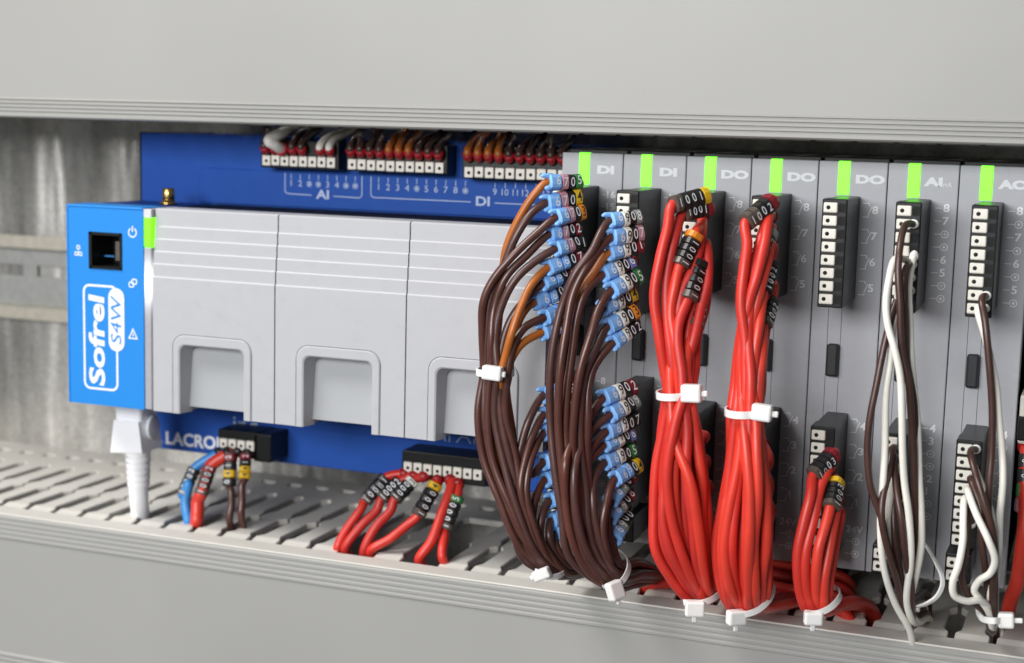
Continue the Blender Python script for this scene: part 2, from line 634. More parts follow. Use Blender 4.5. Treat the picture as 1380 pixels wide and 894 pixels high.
def finger_mesh():
    ho = finger_outline()
    left = [(d, y) for y, d in ho]
    right = [(PITCH - d, y) for y, d in ho]
    loop = left + right[::-1]
    mb = MB()
    n = len(loop)
    rows = [(0.0, -2.0), (0.0, -0.35), (0.3, 0.0)]
    cx = sum(p[0] for p in loop) / n

    def ring(ins, z):
        out = []
        for x, y in loop:
            xx = x + ins if x < PITCH / 2 else x - ins
            yy = y
            zz = z
            if y < -15:
                zz = z - 1.3
            out.append((xx, yy, zz))
        return out
    V = []
    for ins, z in rows:
        V += ring(ins, z)
    # an extra row of rounding behind the tip is given by quads across the finger
    f = []
    for r in range(2):
        for i in range(n - 1):
            f.append((r * n + i, r * n + i + 1, (r + 1) * n + i + 1, (r + 1) * n + i))
        f.append((r * n + n - 1, r * n, (r + 1) * n, (r + 1) * n + n - 1))
    h = len(ho)
    for base in (0, 2 * n):
        for i in range(h - 1):
            f.append((base + i, base + i + 1, base + n - 2 - i, base + n - 1 - i))
    mb.add(V, f)
    return mb


FINGER = shared(finger_mesh(), 'finger', 'duct_finger')


def back_strip(z0, z1):
    mb = MB()
    mb.box(XL, XR, 45.0, 57.5, z0, z1)
    mb.box(XL, XR, 61.5, 73.0, z0, z1)
    prev = XL
    for k in range(NSLOT):
        c = SLOT0 + k * PITCH
        if c - 3 > XL and c + 3 < XR:
            mb.box(prev, c - 2.8, 57.5, 61.5, z0, z1)
            prev = c + 2.8
    mb.box(prev, XR, 57.5, 61.5, z0, z1)
    return mb


low = thing('cable_duct', (0, 20, -190), 'grey slotted cable duct running below all the modules, wires dropping between its fingers', 'cable duct')
ZF = -133.4
back_strip(ZF - 2, ZF).build('back_strip', 'duct_finger', low)
# front lid: top lip, ridged edge, flat face, ridged lower edge
prof = [(-16.4, -133.9), (-24.2, -133.7), (-25.0, -134.4)]
z = -135.2
for k in range(4):
    prof += [(-25.0, z), (-24.88, z - 0.25), (-24.88, z - 0.75), (-25.0, z - 1.0)]
    z -= 1.75
prof += [(-25.0, z), (-24.6, z - 0.3), (-24.6, -184.5)]
z = -185.0
for k in range(4):
    prof += [(-25.0, z), (-25.0, z - 0.75), (-24.65, z - 1.0), (-24.65, z - 1.5)]
    z -= 1.75
prof += [(-25.0, z), (-24.2, z - 0.9), (-16.4, z - 0.9)]
inner = [(-16.4, z + 0.9), (-22.6, z + 0.9), (-22.6, -135.6), (-16.4, -135.6)]
MB().prism(prof + inner, 'x', XL, XR).build('lid', 'duct_grey', low)
MB().rbox(XL, XR, -24.7, -16.3, -133.85, -133.25, 0.25, 2).build('rim', 'duct_finger', low)
MB().box(XL, XR, -16, 73, -194.0, -192.0).build('underside', 'duct_finger', low)
MISSING = {23, 25}
for k in range(NSLOT - 1):
    x = SLOT0 + k * PITCH
    if x < XL or x + PITCH > XR or k in MISSING:
        continue
    piece(FINGER, 'finger', low, (x, 0, ZF))

up = thing('cable_duct', (0, 20, 6), 'grey cable duct with closed flat lid running above the modules', 'cable duct')
z = 6.2
prof = [(-16.4, 6.2), (-24.4, 6.2), (-25.0, 6.7)]
z = 7.6
for k in range(4):
    prof += [(-25.0, z), (-24.6, z + 0.25), (-24.6, z + 0.55), (-25.0, z + 0.8)]
    z += 1.3
prof += [(-25.0, z - 0.2), (-24.5, z + 0.1), (-24.5, 75.0), (-16.4, 75.0), (-16.4, 73.0), (-22.5, 73.0), (-22.5, 7.8), (-16.4, 7.8)]
MB().prism(prof, 'x', XL, XR).build('lid', 'duct_grey', up)
back_strip(7.0, 9.0).build('back_strip', 'duct_finger', up)
for k in range(NSLOT - 1):
    x = SLOT0 + k * PITCH
    if x < XL or x + PITCH > XR:
        continue
    piece(FINGER, 'finger', up, (x, 0, 9.0))

# ------------------------------------------------------------------ terminal blocks (shared by modules and control unit)
LP = 3.65
lv = MB().rbox(-1.95, 1.95, -0.9, 0.6, -1.42, 1.42, 0.35, 2)
lv.lathe((-0.55, -0.88, 0.05), (0, -1, 0), [(0, 0.62), (0.03, 0.58)], 14, 1)
LEVER = shared(lv, 'lever', ['lever_cream', 'hole_black'])
lv2 = MB().rbox(-1.55, 1.55, -0.9, 0.6, -1.75, 1.75, 0.3, 2)
lv2.lathe((0.1, -0.88, -0.15), (0, -1, 0), [(0, 0.62), (0.03, 0.58)], 14, 1)
LEVER_UP = shared(lv2, 'lever', ['lever_cream', 'hole_black'])
wh = MB()
fr = [(-1.1, -1.25), (1.1, -1.25), (1.1, 1.25), (-1.1, 1.25)]
wh.prism(rrect(-1.05, 1.05, -1.25, 1.25, 0.4, 3), 'y', -0.06, 0.1, 0)
HOLE = shared(wh, 'wire_entry', 'hole_black')


def block(parent, x, ztop, n, front=-25.0, lever_w=True, group_of=None, halves=0):
    """push-in terminal block standing on a module face; x = left edge, poles downwards"""
    zb = ztop - 0.6 - n * LP - 0.6
    mb = MB()
    mb.rbox(x, x + 6.95, front, front + 8.5, zb, ztop, 0.35, 2)
    # housing behind, a little slimmer on the left, with shallow ribs on the side face
    mb.rbox(x + 0.4, x + 6.6, front + 8.4, 0.6, zb + 0.35, ztop - 0.1, 0.3, 2)
    cuts = [1, 1] if not halves else [0.5, 0.5]
    if halves:
        zc = ztop - 0.6 - LP * n / 2
        mb.box(x - 0.06, x + 7.01, front + 0.5, front + 8.0, zc - 0.25, zc + 0.05)
    b = mb.build('terminal_block', 'block_black', parent)
    zs = []
    for k in range(n):
        z = ztop - 0.6 - LP * (k + 0.5)
        zs.append(z)
        jit = random.uniform(-0.08, 0.08)
        piece(LEVER, 'lever', b, (x + 2.45, front + jit, z))
        piece(HOLE, 'wire_entry', b, (x + 5.7, front, z))
    return b, zs


# ------------------------------------------------------------------ input/output modules
H = 121.8
PRY = -0.06       # printed marks sit just proud of the face


def relay_mark(mb, x, z, w=0.26):
    mb.stroke([(x - 0.7, z + 2.0), (x + 1.0, z + 2.0), (x + 1.35, z + 1.1)], w, PRY)
    mb.stroke([(x - 0.7, z - 2.0), (x + 1.0, z - 2.0), (x + 1.0, z - 1.1), (x + 2.0, z + 1.2)], w, PRY)


def plus_mark(mb, x, z, w=0.25, r=1.0):
    mb.stroke(arc(x, z, r, 0, 360, 18)[:-1], w, PRY, True)
    mb.stroke([(x - 0.5, z), (x + 0.5, z)], w, PRY)
    mb.stroke([(x, z - 0.5), (x, z + 0.5)], w, PRY)
    mb.stroke([(x - 3.0, z), (x - r, z)], w, PRY)


def dot_mark(mb, x, z, w=0.25, r=1.0):
    mb.stroke(arc(x, z, r, 0, 360, 18)[:-1], w, PRY, True)
    mb.disc(x, z, 0.42, PRY)
    mb.stroke([(x - 3.0, z), (x - r, z)], w, PRY)


def module(i, code, label, small=None, sub=False):
    x = 20.0 * i
    t = thing('terminal_module', (x + 10, 30, -H), label, 'module', 'grey terminal modules in a row')
    # front plate with rounded edges, split from its neighbours by a fine gap
    MB().rbox(x + 0.12, x + 19.88, 0, 6, -H, 0, 0.35, 2).build('face_plate', 'module_grey', t)
    MB().rbox(x + 0.3, x + 19.7, 6.05, 64, -H + 1.5, 1.2, 0.4, 1).build('housing', 'housing_black', t)
    MB().rbox(x + 5.75, x + 9.2, -0.25, 2.0, -9.7, 0.12, 0.15, 1).build('status_light', 'led_green', t)
    # guide strip and latch
    g = MB()
    for gx in (5.1, 9.0):
        g.box(x + gx - 0.07, x + gx + 0.07, -0.04, 0.4, -H + 4, -41)
    g.build('guide_groove', 'print_dark', t)
    MB().rbox(x + 5.4, x + 8.95, -2.6, 0.6, -63.4, -53.7, 0.7, 2).build('latch', 'latch_black', t)
    pr = MB()
    tx0, tsx = {'DI': (11.7, 1.45), 'DO': (10.9, 1.35), 'AI': (10.2, 1.35), 'AO': (10.6, 1.3)}[code]
    pr.text(code, x + tx0, -5.1, PRY, 2.0, tsx * 1.22, 0.06, 'l')
    if sub:
        pr.text('mA', x + 15.7, -5.7, PRY, 1.4, 0.75, 0.0, 'l')
    pr.build('lettering', 'print_white', t, recalc=False)
    p = MB()
    q = MB()
    xb = x + 5.9
    out = {}
    if code == 'DI':
        b, zu = block(t, xb, -9.9, 10, halves=1)
        b2, zl = block(t, xb, -68.3, 10, front=-22.0)
        b3, zs = block(t, xb, -108.4, 2, front=-18.0)
        nums = ['16', '15', '14', '13', '', '12', '11', '10', '9', '']
        nl = ['8', '7', '6', '5', '', '4', '3', '2', '1', '']
        for p_, arr, zz in ((p, nums, zu), (q, nl, zl)):
            for s_, z in zip(arr, zz):
                if s_:
                    p_.text(s_, x + 15.1, z - 0.4, PRY, 1.8, 1.15, 0.024, 'l')
                    p_.stroke([(x + 13.4, z - 0.4), (x + 14.8, z - 0.4)], 0.25, PRY)
                else:
                    dot_mark(p_, x + 16.6, z - 0.4)
    elif code == 'DO':
        b, zu = block(t, xb, -9.9, 8)
        b2, zl = block(t, xb, -74.2, 8)
        b3, zs = block(t, xb, -108.0, 2, front=-13.0)
        for k, s_ in enumerate('8765'):
            z = -13.9 - 7.6 * k
            relay_mark(p, x + 14.1, z)
            p.text(s_, x + 16.1, z, PRY, 1.95, 1.15, 0.024, 'l')
        for k, s_ in enumerate('4321'):
            z = -77.9 - 7.7 * k
            relay_mark(q, x + 14.1, z)
            q.text(s_, x + 16.1, z, PRY, 1.95, 1.15, 0.024, 'l')
        q.text('24V', x + 13.7, -109.4, PRY, 1.85, 1.05, 0.024, 'l')
        plus_mark(q, x + 16.8, -113.0)
        dot_mark(q, x + 16.8, -116.8)
    else:
        b, zu = block(t, xb, -9.9, 8)
        b2, zl = block(t, xb, -74.2, 8)
        b3, zs = block(t, xb - 1.0, -106.6, 2, front=-24.0)
        seq = ['8', '7', '+', 'o', '6', '5', '+', 'o'] if code == 'AI' else ['8', 'o', '7', 'o', '6', 'o', '5', 'o']
        seql = ['4', '3', '+', 'o', '2', '1', '+', 'o'] if code == 'AI' else ['4', 'o', '3', 'o', '2', 'o', '1', 'o']
        for p_, sq, z0, dz in ((p, seq, -12.4, 3.72), (q, seql, -76.6, 3.75)):
            for k, s_ in enumerate(sq):
                z = z0 - dz * k
                if s_ == '+':
                    plus_mark(p_, x + 16.9, z)
                elif s_ == 'o':
                    dot_mark(p_, x + 16.9, z)
                else:
                    p_.text(s_, x + 16.1, z, PRY, 1.95, 1.15, 0.024, 'l')
                    p_.stroke([(x + 13.8, z), (x + 15.7, z)], 0.25, PRY)
    p.build('markings', 'print_grey', t, recalc=False)
    q.build('markings', 'print_grey', t, recalc=False)
    return zu, zl, zs


MODS = [
    module(0, 'DI', 'grey DI module beside the blue unit, wires with 67 and 66 sleeves'),
    module(1, 'DI', 'grey DI module with two free white levers above its brown wires'),
    module(2, 'DO', 'grey DO module with red wires and yellow sleeve ends, next to a DI module'),
    module(3, 'DO', 'grey DO module with red wires, between two other DO modules'),
    module(4, 'DO', 'grey DO module with eight free white levers and nothing wired above'),
    module(5, 'AI', 'grey AI module with twisted brown and white wires', sub=True),
    module(6, 'AO', 'grey AO module at the end of the row, brown and white wires'),
]

# ------------------------------------------------------------------ control unit
YC, YB = -26.2, 16.5
cu_t = thing('control_unit', (-80, 40, -113.8), 'blue control unit with three light grey front covers and a lit status strip', 'control unit')
MB().rbox(-167.0, -0.6, YB, 65, -113.8, 1.7, 0.5, 2).build('base', 'base_blue', cu_t)
MB().box(-168.0, -167.05, YB + 0.8, 65, -113.6, 1.9).build('base_edge', 'navy_dark', cu_t)
# raised label fields on the base face
MB().rbox(-142.0, -0.8, YB - 1.0, YB + 0.5, -22.3, -9.9, 0.3, 1).build('label_field', 'base_blue', cu_t)
MB().rbox(-100.5, -0.8, YB - 0.8, YB + 0.5, -100.2, -88.0, 0.3, 1).build('label_field', 'base_blue', cu_t)
# dark middle body that carries the covers
MB().rbox(-134.0, 5.6, -13.85, YB - 1.05, -89.6, -22.6, 0.6, 2).build('body', 'navy_dark', cu_t)

# blue front panel with an opening for the network socket
PX0, PX1, PZ0, PZ1 = -167.3, -136.7, -90.0, -22.3
JX0, JX1, JZ0, JZ1 = -158.0, -145.4, -43.2, -31.4
fp = MB()
fp.box(PX0, JX0, YC, -13.6, PZ0, PZ1)
fp.box(JX1, PX1, YC, -13.6, PZ0, PZ1)
fp.box(JX0, JX1, YC, -13.6, JZ1, PZ1)
fp.box(JX0, JX1, YC, -13.6, PZ0, JZ0)
front_panel = fp.build('front_panel', 'panel_blue', cu_t)
fb = MB()
fb.rbox(PX0 - 0.05, PX1 + 0.03, YC - 0.25, YC + 1.2, PZ1 - 0.8, PZ1 + 0.08, 0.35, 2)
fb.rbox(PX0 - 0.05, PX0 + 0.7, YC - 0.25, YC + 1.2, PZ0, PZ1 - 0.8, 0.3, 2)
fb.build('panel_rim', 'panel_blue', cu_t)
MB().box(PX0, PX1 - 0.2, -13.6, YB - 1.1, PZ0 + 0.4, PZ1 - 0.35).build('panel_body', 'base_blue', cu_t)
sk = MB()
sk.box(JX0 - 0.3, JX0 + 0.9, YC - 0.3, -14, JZ0 - 0.3, JZ1 + 0.3)
sk.box(JX1 - 0.5, JX1 + 0.3, YC - 0.3, -14, JZ0 - 0.3, JZ1 + 0.3)
sk.box(JX0, JX1, YC - 0.3, -14, JZ1 - 0.7, JZ1 + 0.3)
sk.box(JX0, JX1, YC - 0.3, -14, JZ0 - 0.3, JZ0 + 0.6)
sk.box(JX0, JX1, -14.5, -13.8, JZ0, JZ1)
jack = sk.build('network_socket', 'block_black', cu_t)
ct = MB()
for k in range(8):
    zz = JZ0 + 2.6 + k * 0.95
    ct.box(JX1 - 3.4, JX1 - 0.9, -22.0, -15, zz, zz + 0.4)
ct.build('contact', 'chrome', jack)
MB().box(JX1 - 2.6, JX1 - 0.6, YC + 0.4, -20, JZ0 + 2.8, JZ1 - 2.6).build('latch_step', 'sleeve_smoke', jack)
MB().box(JX0 + 1.6, JX0 + 5.6, -20.5, -20.1, JZ0 + 3.4, JZ0 + 3.8).build('contact_bar', 'wire_blue', jack)

LY = YC - 0.07
lg = MB()
# product frame, name reading upwards, pill with the model
lg.stroke(rrect(-160.6, -147.4, -84.4, -49.2, 2.2), 0.75, LY, True)
lg.build('logo_frame', 'print_white', cu_t, recalc=False)
MB().text('Sofrel', -155.3, -67.8, LY - 0.02, 5.3, 31.0 / (5.3 * text_mesh('Sofrel', 0.03, 0.08)[2]), 0.03, 'c', math.pi / 2, 0.08).build('lettering', 'print_white', cu_t, recalc=False)
pl = MB()
pill = rrect(-150.7, -144.4, -71.0, -49.6, 3.1)
pl.add([(a, LY - 0.05, b) for a, b in pill], [tuple(range(len(pill)))])
pl.build('logo_pill', 'print_white', cu_t, recalc=False)
MB().text('S4W', -147.5, -60.3, LY - 0.1, 3.7, 16.5 / (3.7 * text_mesh('S4W', 0.0, 0.15)[2]), 0.0, 'c', math.pi / 2, 0.15).build('lettering', 'panel_blue', cu_t, recalc=False)
ic = MB()
ic.stroke(arc(-140.9, -30.6, 1.5, 120, 420, 16), 0.42, LY)
ic.stroke([(-140.9, -30.4), (-140.9, -28.4)], 0.42, LY)
# link symbol
ic.stroke(rrect(-142.4, -140.6, -48.8, -47.2, 0.6), 0.4, LY, True)
ic.stroke(rrect(-141.3, -139.4, -47.8, -46.2, 0.6), 0.4, LY - 0.02, True)
# warning triangle
ic.stroke([(-142.6, -66.1), (-141.0, -63.0), (-139.4, -66.1)], 0.42, LY, True)
ic.stroke([(-141.0, -64.2), (-141.0, -65.4)], 0.35, LY)
# network symbol
for a, b in ((-162.6, -36.6), (-163.4, -38.8), (-161.8, -38.8)):
    ic.stroke([(a - 0.55, b - 0.5), (a + 0.55, b - 0.5), (a + 0.55, b + 0.5), (a - 0.55, b + 0.5)], 0.32, LY, True)
ic.stroke([(-162.6, -37.1), (-162.6, -38.0)], 0.3, LY)
ic.build('icons', 'print_white', cu_t, recalc=False)

# light strip between the blue panel and the covers
MB().rbox(-136.6, -133.7, YC + 0.05, -13.9, -89.8, -35.3, 0.3, 1).build('light_strip', 'led_white', cu_t)
MB().box(-136.6, -133.7, YC + 0.1, -13.9, -25.4, -22.6).build('light_strip', 'led_strip', cu_t)
MB().rbox(-136.55, -133.75, YC - 0.05, -13.9, -35.2, -25.5, 0.3, 1).build('status_light', 'led_green', cu_t)


def cover(x0, x1):
    """grey cover: five shingled steps on top, plain face, arched finger recess open to below"""
    a, b = x0 + 0.22, x1 - 0.22
    mb = MB()
    zt, zb = -22.3, -90.0
    steps = [-28.1, -32.2, -36.3, -40.4, -44.7]
    # step band profile, extruded along x
    y = YC + 2.0
    pr = [(-13.9, zt), (y + 0.6, zt), (y, zt - 0.5)]
    for z in steps:
        pr += [(y, z + 0.12), (y - 0.12, z + 0.1), (y - 0.4, z - 0.3)]
        y -= 0.4
    pr += [(YC, -46.2), (-13.9, -46.2)]
    mb.prism(pr, 'x', a, b)
    # plain face with the notch
    cx = x0 + 22.9
    ix0, ix1, it = cx - 12.2, cx + 12.2, -66.9
    loop = [(a, -46.2), (a, zb + 0.0)] + [(ix0, zb)] + [(p[0], p[1]) for p in arc(ix0 + 2.4, it - 2.4, 2.4, 180, 90, 5)] + arc(ix1 - 2.4, it - 2.4, 2.4, 90, 0, 5) + [(ix1, zb), (b, zb), (b, -46.2)]
    mb.prism(loop, 'y', YC, -13.9)
    c = mb.build('cover', 'cover_grey', cu_t)
    # raised arch round the recess
    ox0, ox1, ot = ix0 - 2.75, ix1 + 2.75, it + 3.4
    outer = [(ox0, zb)] + arc(ox0 + 4.5, ot - 4.5, 4.5, 180, 90, 6) + arc(ox1 - 4.5, ot - 4.5, 4.5, 90, 0, 6) + [(ox1, zb)]
    inner_ = [(ix0, zb)] + arc(ix0 + 2.4, it - 2.4, 2.4, 180, 90, 6) + arc(ix1 - 2.4, it - 2.4, 2.4, 90, 0, 6) + [(ix1, zb)]
    ar = MB()
    n = len(outer)
    V = [(p[0], YC - 0.02, p[1]) for p in outer] + [(p[0] + (0.35 if p[0] < cx else -0.35), YC - 0.35, p[1] - (0.3 if p[1] > zb + 1 else 0)) for p in outer] \
        + [(p[0] - (0.5 if p[0] < cx else -0.5), YC - 0.35, p[1] + (0.4 if p[1] > zb + 1 else 0)) for p in inner_] + [(p[0], YC - 0.05, p[1]) for p in inner_] + [(p[0] + (1.2 if p[0] < cx else -1.2), -21.0, p[1] - (1.0 if p[1] > zb + 1 else 0)) for p in inner_]
    f = []
    for r in range(4):
        for i in range(n - 1):
            f.append((r * n + i, r * n + i + 1, (r + 1) * n + i + 1, (r + 1) * n + i))
    ar.add(V, f)
    ar.build('arch', 'cover_grey', c, recalc=False)
    # groove line outside the arch
    gl = MB()
    go = [(ox0 - 0.12, zb + 0.2)] + arc(ox0 + 4.5, ot - 4.5, 4.62, 180, 90, 6) + arc(ox1 - 4.5, ot - 4.5, 4.62, 90, 0, 6) + [(ox1 + 0.12, zb + 0.2)]
    gl.stroke(go, 0.16, YC - 0.03)
    gl.build('groove', 'navy_dark', c, recalc=False)
    # sloped floor of the recess
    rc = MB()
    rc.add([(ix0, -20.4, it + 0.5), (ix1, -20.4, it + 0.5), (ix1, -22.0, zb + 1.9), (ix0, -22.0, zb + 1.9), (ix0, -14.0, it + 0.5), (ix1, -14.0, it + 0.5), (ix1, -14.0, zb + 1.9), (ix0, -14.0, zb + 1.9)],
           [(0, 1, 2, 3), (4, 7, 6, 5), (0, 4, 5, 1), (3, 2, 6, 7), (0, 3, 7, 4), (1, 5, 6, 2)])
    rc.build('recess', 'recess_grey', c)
    return c


XC = [-133.4, -86.95, -40.45, 6.0]
for i in range(3):
    cover(XC[i], XC[i + 1])

# brass aerial socket on top of the body
sm = MB()
sm.lathe((-144.3, 0.0, -22.5), (0, 0, 1), [(0, 3.0), (0.8, 3.0), (0.9, 2.2), (1.6, 2.2)], 20)
sm.lathe((-144.3, 0.0, -20.9), (0, 0, 1), [(0, 1.95), (0.3, 2.1), (3.6, 2.1), (4.0, 1.8), (4.05, 1.2), (2.6, 1.1)], 20)
sm.build('aerial_socket', 'brass', cu_t)

# printing on the base
TY = YB - 1.07
tp = MB()
tp.stroke([(-107.1, -10.6), (-107.1, -16.9), (-106.3, -17.7), (-96.6, -17.9)], 0.3, TY)
tp.stroke([(-88.2, -17.9), (-78.2, -18.1), (-77.3, -17.3), (-77.3, -10.6)], 0.3, TY)
tp.text('AI', -92.4, -17.6, TY, 2.6, 1.3, 0.03)
for k, s_ in enumerate(['1', '2', 'o', 'o', '3', '4', 'o', 'o']):
    xx = -104.7 + k * 3.55
    tp.stroke([(xx, -10.8), (xx, -12.6)], 0.25, TY)
    if s_ == 'o':
        tp.stroke(arc(xx, -14.1, 0.9, 0, 360, 14)[:-1], 0.22, TY, True)
        tp.disc(xx, -14.1, 0.5, TY)
    else:
        tp.text(s_, xx, -14.1, TY, 1.9, 1.1)
tp.stroke([(-73.9, -10.6), (-73.9, -16.9), (-73.1, -17.7), (-37.0, -17.7)], 0.3, TY)
tp.stroke([(-28.5, -17.7), (-3.2, -17.7), (-2.4, -16.9), (-2.4, -10.6)], 0.3, TY)
tp.text('DI', -32.7, -17.4, TY, 2.6, 1.3, 0.03)
for k, s_ in enumerate(['1', '2', '3', '4', 'o', '5', '6', '7', '8', 'o']):
    xx = -71.0 + k * 3.55
    tp.stroke([(xx, -10.8), (xx, -12.6)], 0.25, TY)
    if s_ == 'o':
        tp.stroke(arc(xx, -14.1, 0.9, 0, 360, 14)[:-1], 0.22, TY, True)
        tp.disc(xx, -14.1, 0.5, TY)
    else:
        tp.text(s_, xx, -14.1, TY, 1.9, 1.1)
for k, s_ in enumerate(['9', '10', '11', '12', 'o', '13', '14', '15']):
    xx = -28.5 + k * 3.6
    tp.stroke([(xx, -10.8), (xx, -12.6)], 0.25, TY)
    if s_ == 'o':
        tp.stroke(arc(xx, -14.1, 0.9, 0, 360, 14)[:-1], 0.22, TY, True)
    else:
        tp.text(s_, xx, -14.1, TY, 1.9, 1.0)
tp.build('lettering', 'print_blue', cu_t, recalc=False)
lt = MB()
LB = YB - 0.07
lt.text('LACROIX', -157.0, -109.6, LB, 4.0, 1.02, 0.03, 'l')
lt.add([(-162.6, LB, -111.6), (-158.6, LB, -111.6), (-160.6, LB, -107.4)], [(0, 1, 2)])
lt.build('lettering', 'print_white', cu_t, recalc=False)
lt = MB()
lt.text('ing', -128.4, -101.6, LB, 5.2, 1.1, 0.0, 'l')
lt.build('lettering', 'print_blue', cu_t, recalc=False)
rm = MB()
for k in range(3):
    xx = -47.0 + k * 9.2
    rm.stroke([(xx - 2.6, -99.4), (xx - 1.2, -97.4), (xx + 1.2, -97.4), (xx + 2.6, -99.4)], 0.35, YB - 0.87)
    rm.stroke([(xx + 3.9, -99.4), (xx + 3.9, -96.0)], 0.35, YB - 0.87)
rm.build('lettering', 'print_blue', cu_t, recalc=False)


def deck_block(x0, n, ztop, zlev, pitch, y, parent, h=9.0, depth=9.0):
    """terminal block on the base of the control unit; wires enter above (or below) the lever row"""
    w_ = n * pitch + 1.6
    b = MB().rbox(x0 - 0.8, x0 - 0.8 + w_, y, y + depth, ztop - h, ztop, 0.4, 2).build('terminal_block', 'block_black', parent)
    xs = []
    for k in range(n):
        xx = x0 + pitch * (k + 0.5)
        xs.append(xx)
        piece(LEVER_UP, 'lever', b, (xx, y, zlev + random.uniform(-0.1, 0.1)))
    return xs


TB1 = deck_block(-112.2, 8, 0.8, -6.2, 3.56, 9.0, cu_t, 9.6, 8.0)
TB2 = deck_block(-79.3, 10, 0.8, -6.6, 3.56, 9.0, cu_t, 9.6, 8.0)
TB3 = deck_block(-36.8, 10, 0.8, -7.6, 3.6, 9.0, cu_t, 10.6, 8.0)
LB1 = deck_block(-126.2, 4, -101.0, -105.8, 3.6, 4.0, cu_t, 9.5, 13.0)
MB().rbox(-112.6, -105.8, 4.0, 16.8, -111.2, -101.2, 0.5, 2).build('terminal_block', 'block_black', cu_t)
LB2 = deck_block(-54.6, 8, -101.3, -106.8, 3.62, 4.0, cu_t, 9.5, 13.0)

# ------------------------------------------------------------------ wires, marker sleeves, ferrules
SLEEVE = {'b': 'sleeve_blue', 'p': 'sleeve_pink', 'k': 'sleeve_black', 'g': 'sleeve_green', 'y': 'sleeve_yellow', 'o': 'sleeve_orange', 'r': 'sleeve_red',
          'w': 'sleeve_white', 'v': 'sleeve_violet', 's': 'sleeve_smoke', 'e': 'sleeve_grey'}
DARK_ON = {'w', 'y', 'o'}
VIEW = Vector((0.38, -0.90, 0.16)).normalized()
SIDE = Vector((0.86, -0.50, 0.10)).normalized()
ORD = ['topmost', 'second', 'third', 'fourth', 'fifth', 'sixth', 'seventh', 'eighth', 'ninth', 'tenth']
COLN = {'b': 'blue', 'p': 'pink', 'k': 'black', 'g': 'green', 'y': 'yellow', 'o': 'orange', 'r': 'dark red', 'w': 'white', 'v': 'violet', 's': 'smoky', 'e': 'grey'}


def sleeves(w, e0, e1, spec, r, hook=False, face=None):
    """marker sleeves threaded on a wire from e0 (wire side) to e1 (terminal side); spec = [(colour, character), ...]"""
    a, b = Vector(e0), Vector(e1)
    ax = (b - a).normalized()
    L = (b - a).length
    fc = face if face is not None else VIEW
    n = (fc - ax * fc.dot(ax)).normalized()
    upv = n.cross(ax)
    tw0 = random.uniform(-0.25, 0.25)
    wsum = sum(1.7 if (hook and i == 0) else 1.0 for i in range(len(spec)))
    pos = 0.0
    for i, (c, ch) in enumerate(spec):
        ln = L * (1.7 if (hook and i == 0) else 1.0) / wsum
        c0 = a + ax * pos
        c1 = a + ax * (pos + ln * 0.95)
        pos += ln
        roll = tw0 + random.uniform(-0.16, 0.16)
        n2 = n * math.cos(roll) + upv * math.sin(roll)
        u2 = upv * math.cos(roll) - n * math.sin(roll)
        mb = MB()
        # rounded-square section with a flat lettered face
        sec = []
        m = 16
        for k in range(m):
            t = 2 * math.pi * k / m
            cc, ss = math.cos(t), math.sin(t)
            q = (abs(cc) ** 3.2 + abs(ss) ** 3.2) ** (-1 / 3.2)
            sec.append((cc * q * r, ss * q * r))
        rows = [(c0, 0.72), (c0 + ax * ln * 0.08, 1.0), (c1 - ax * ln * 0.08, 1.0), (c1, 0.86)]
        V, F = [], []
        for p, sc in rows:
            V += [p + n2 * (s0 * sc) + u2 * (s1 * sc) for s0, s1 in sec]
        for q in range(3):
            for k in range(m):
                k2 = (k + 1) % m
                F.append((q * m + k, q * m + k2, (q + 1) * m + k2, (q + 1) * m + k))
        F.append(tuple(range(m))[::-1])
        F.append(tuple(3 * m + k for k in range(m)))
        mb.add(V, F)
        if hook and i == 0:
            # moulded tongues at the open end
            for sgn in (1, -1):
                base = c0 + u2 * (r * 0.72 * sgn) + n2 * (r * 0.2)
                tip = base - ax * (1.9 + 0.5 * sgn)
                mb.tube([base + ax * 1.5, base, base * 0.4 + tip * 0.6 + u2 * 0.25 * sgn, tip + u2 * 0.1 * sgn], [0.85, 0.85, 0.7, 0.3], 8)
        o = mb.build('marker_sleeve', SLEEVE[c], w)
        if ch.strip():
            tv, tf, tw = text_mesh(ch, 0.004)
            h = r * (1.05 if hook else 0.86)
            mid = (c0 + c1) / 2 + n2 * (r + 0.03) + (ax * (ln * 0.16) if hook and i == 0 else Vector((0, 0, 0)))
            sx = min(0.78, ln * 0.7 / max(tw * h, 0.01))
            d = MB()
            d.add([mid + ax * ((u_ - tw / 2) * h * sx) + u2 * ((v_ - 0.5) * h) for u_, v_ in tv], tf)
            d.build('printed_digit', 'print_dark' if c in DARK_ON else 'print_white', o, recalc=False)


VARIANT = {'wire_red': ['wire_red', 'wire_red', 'wire_red_dull', 'wire_red_bright'], 'wire_brown': ['wire_brown', 'wire_brown_red', 'wire_brown_grey']}


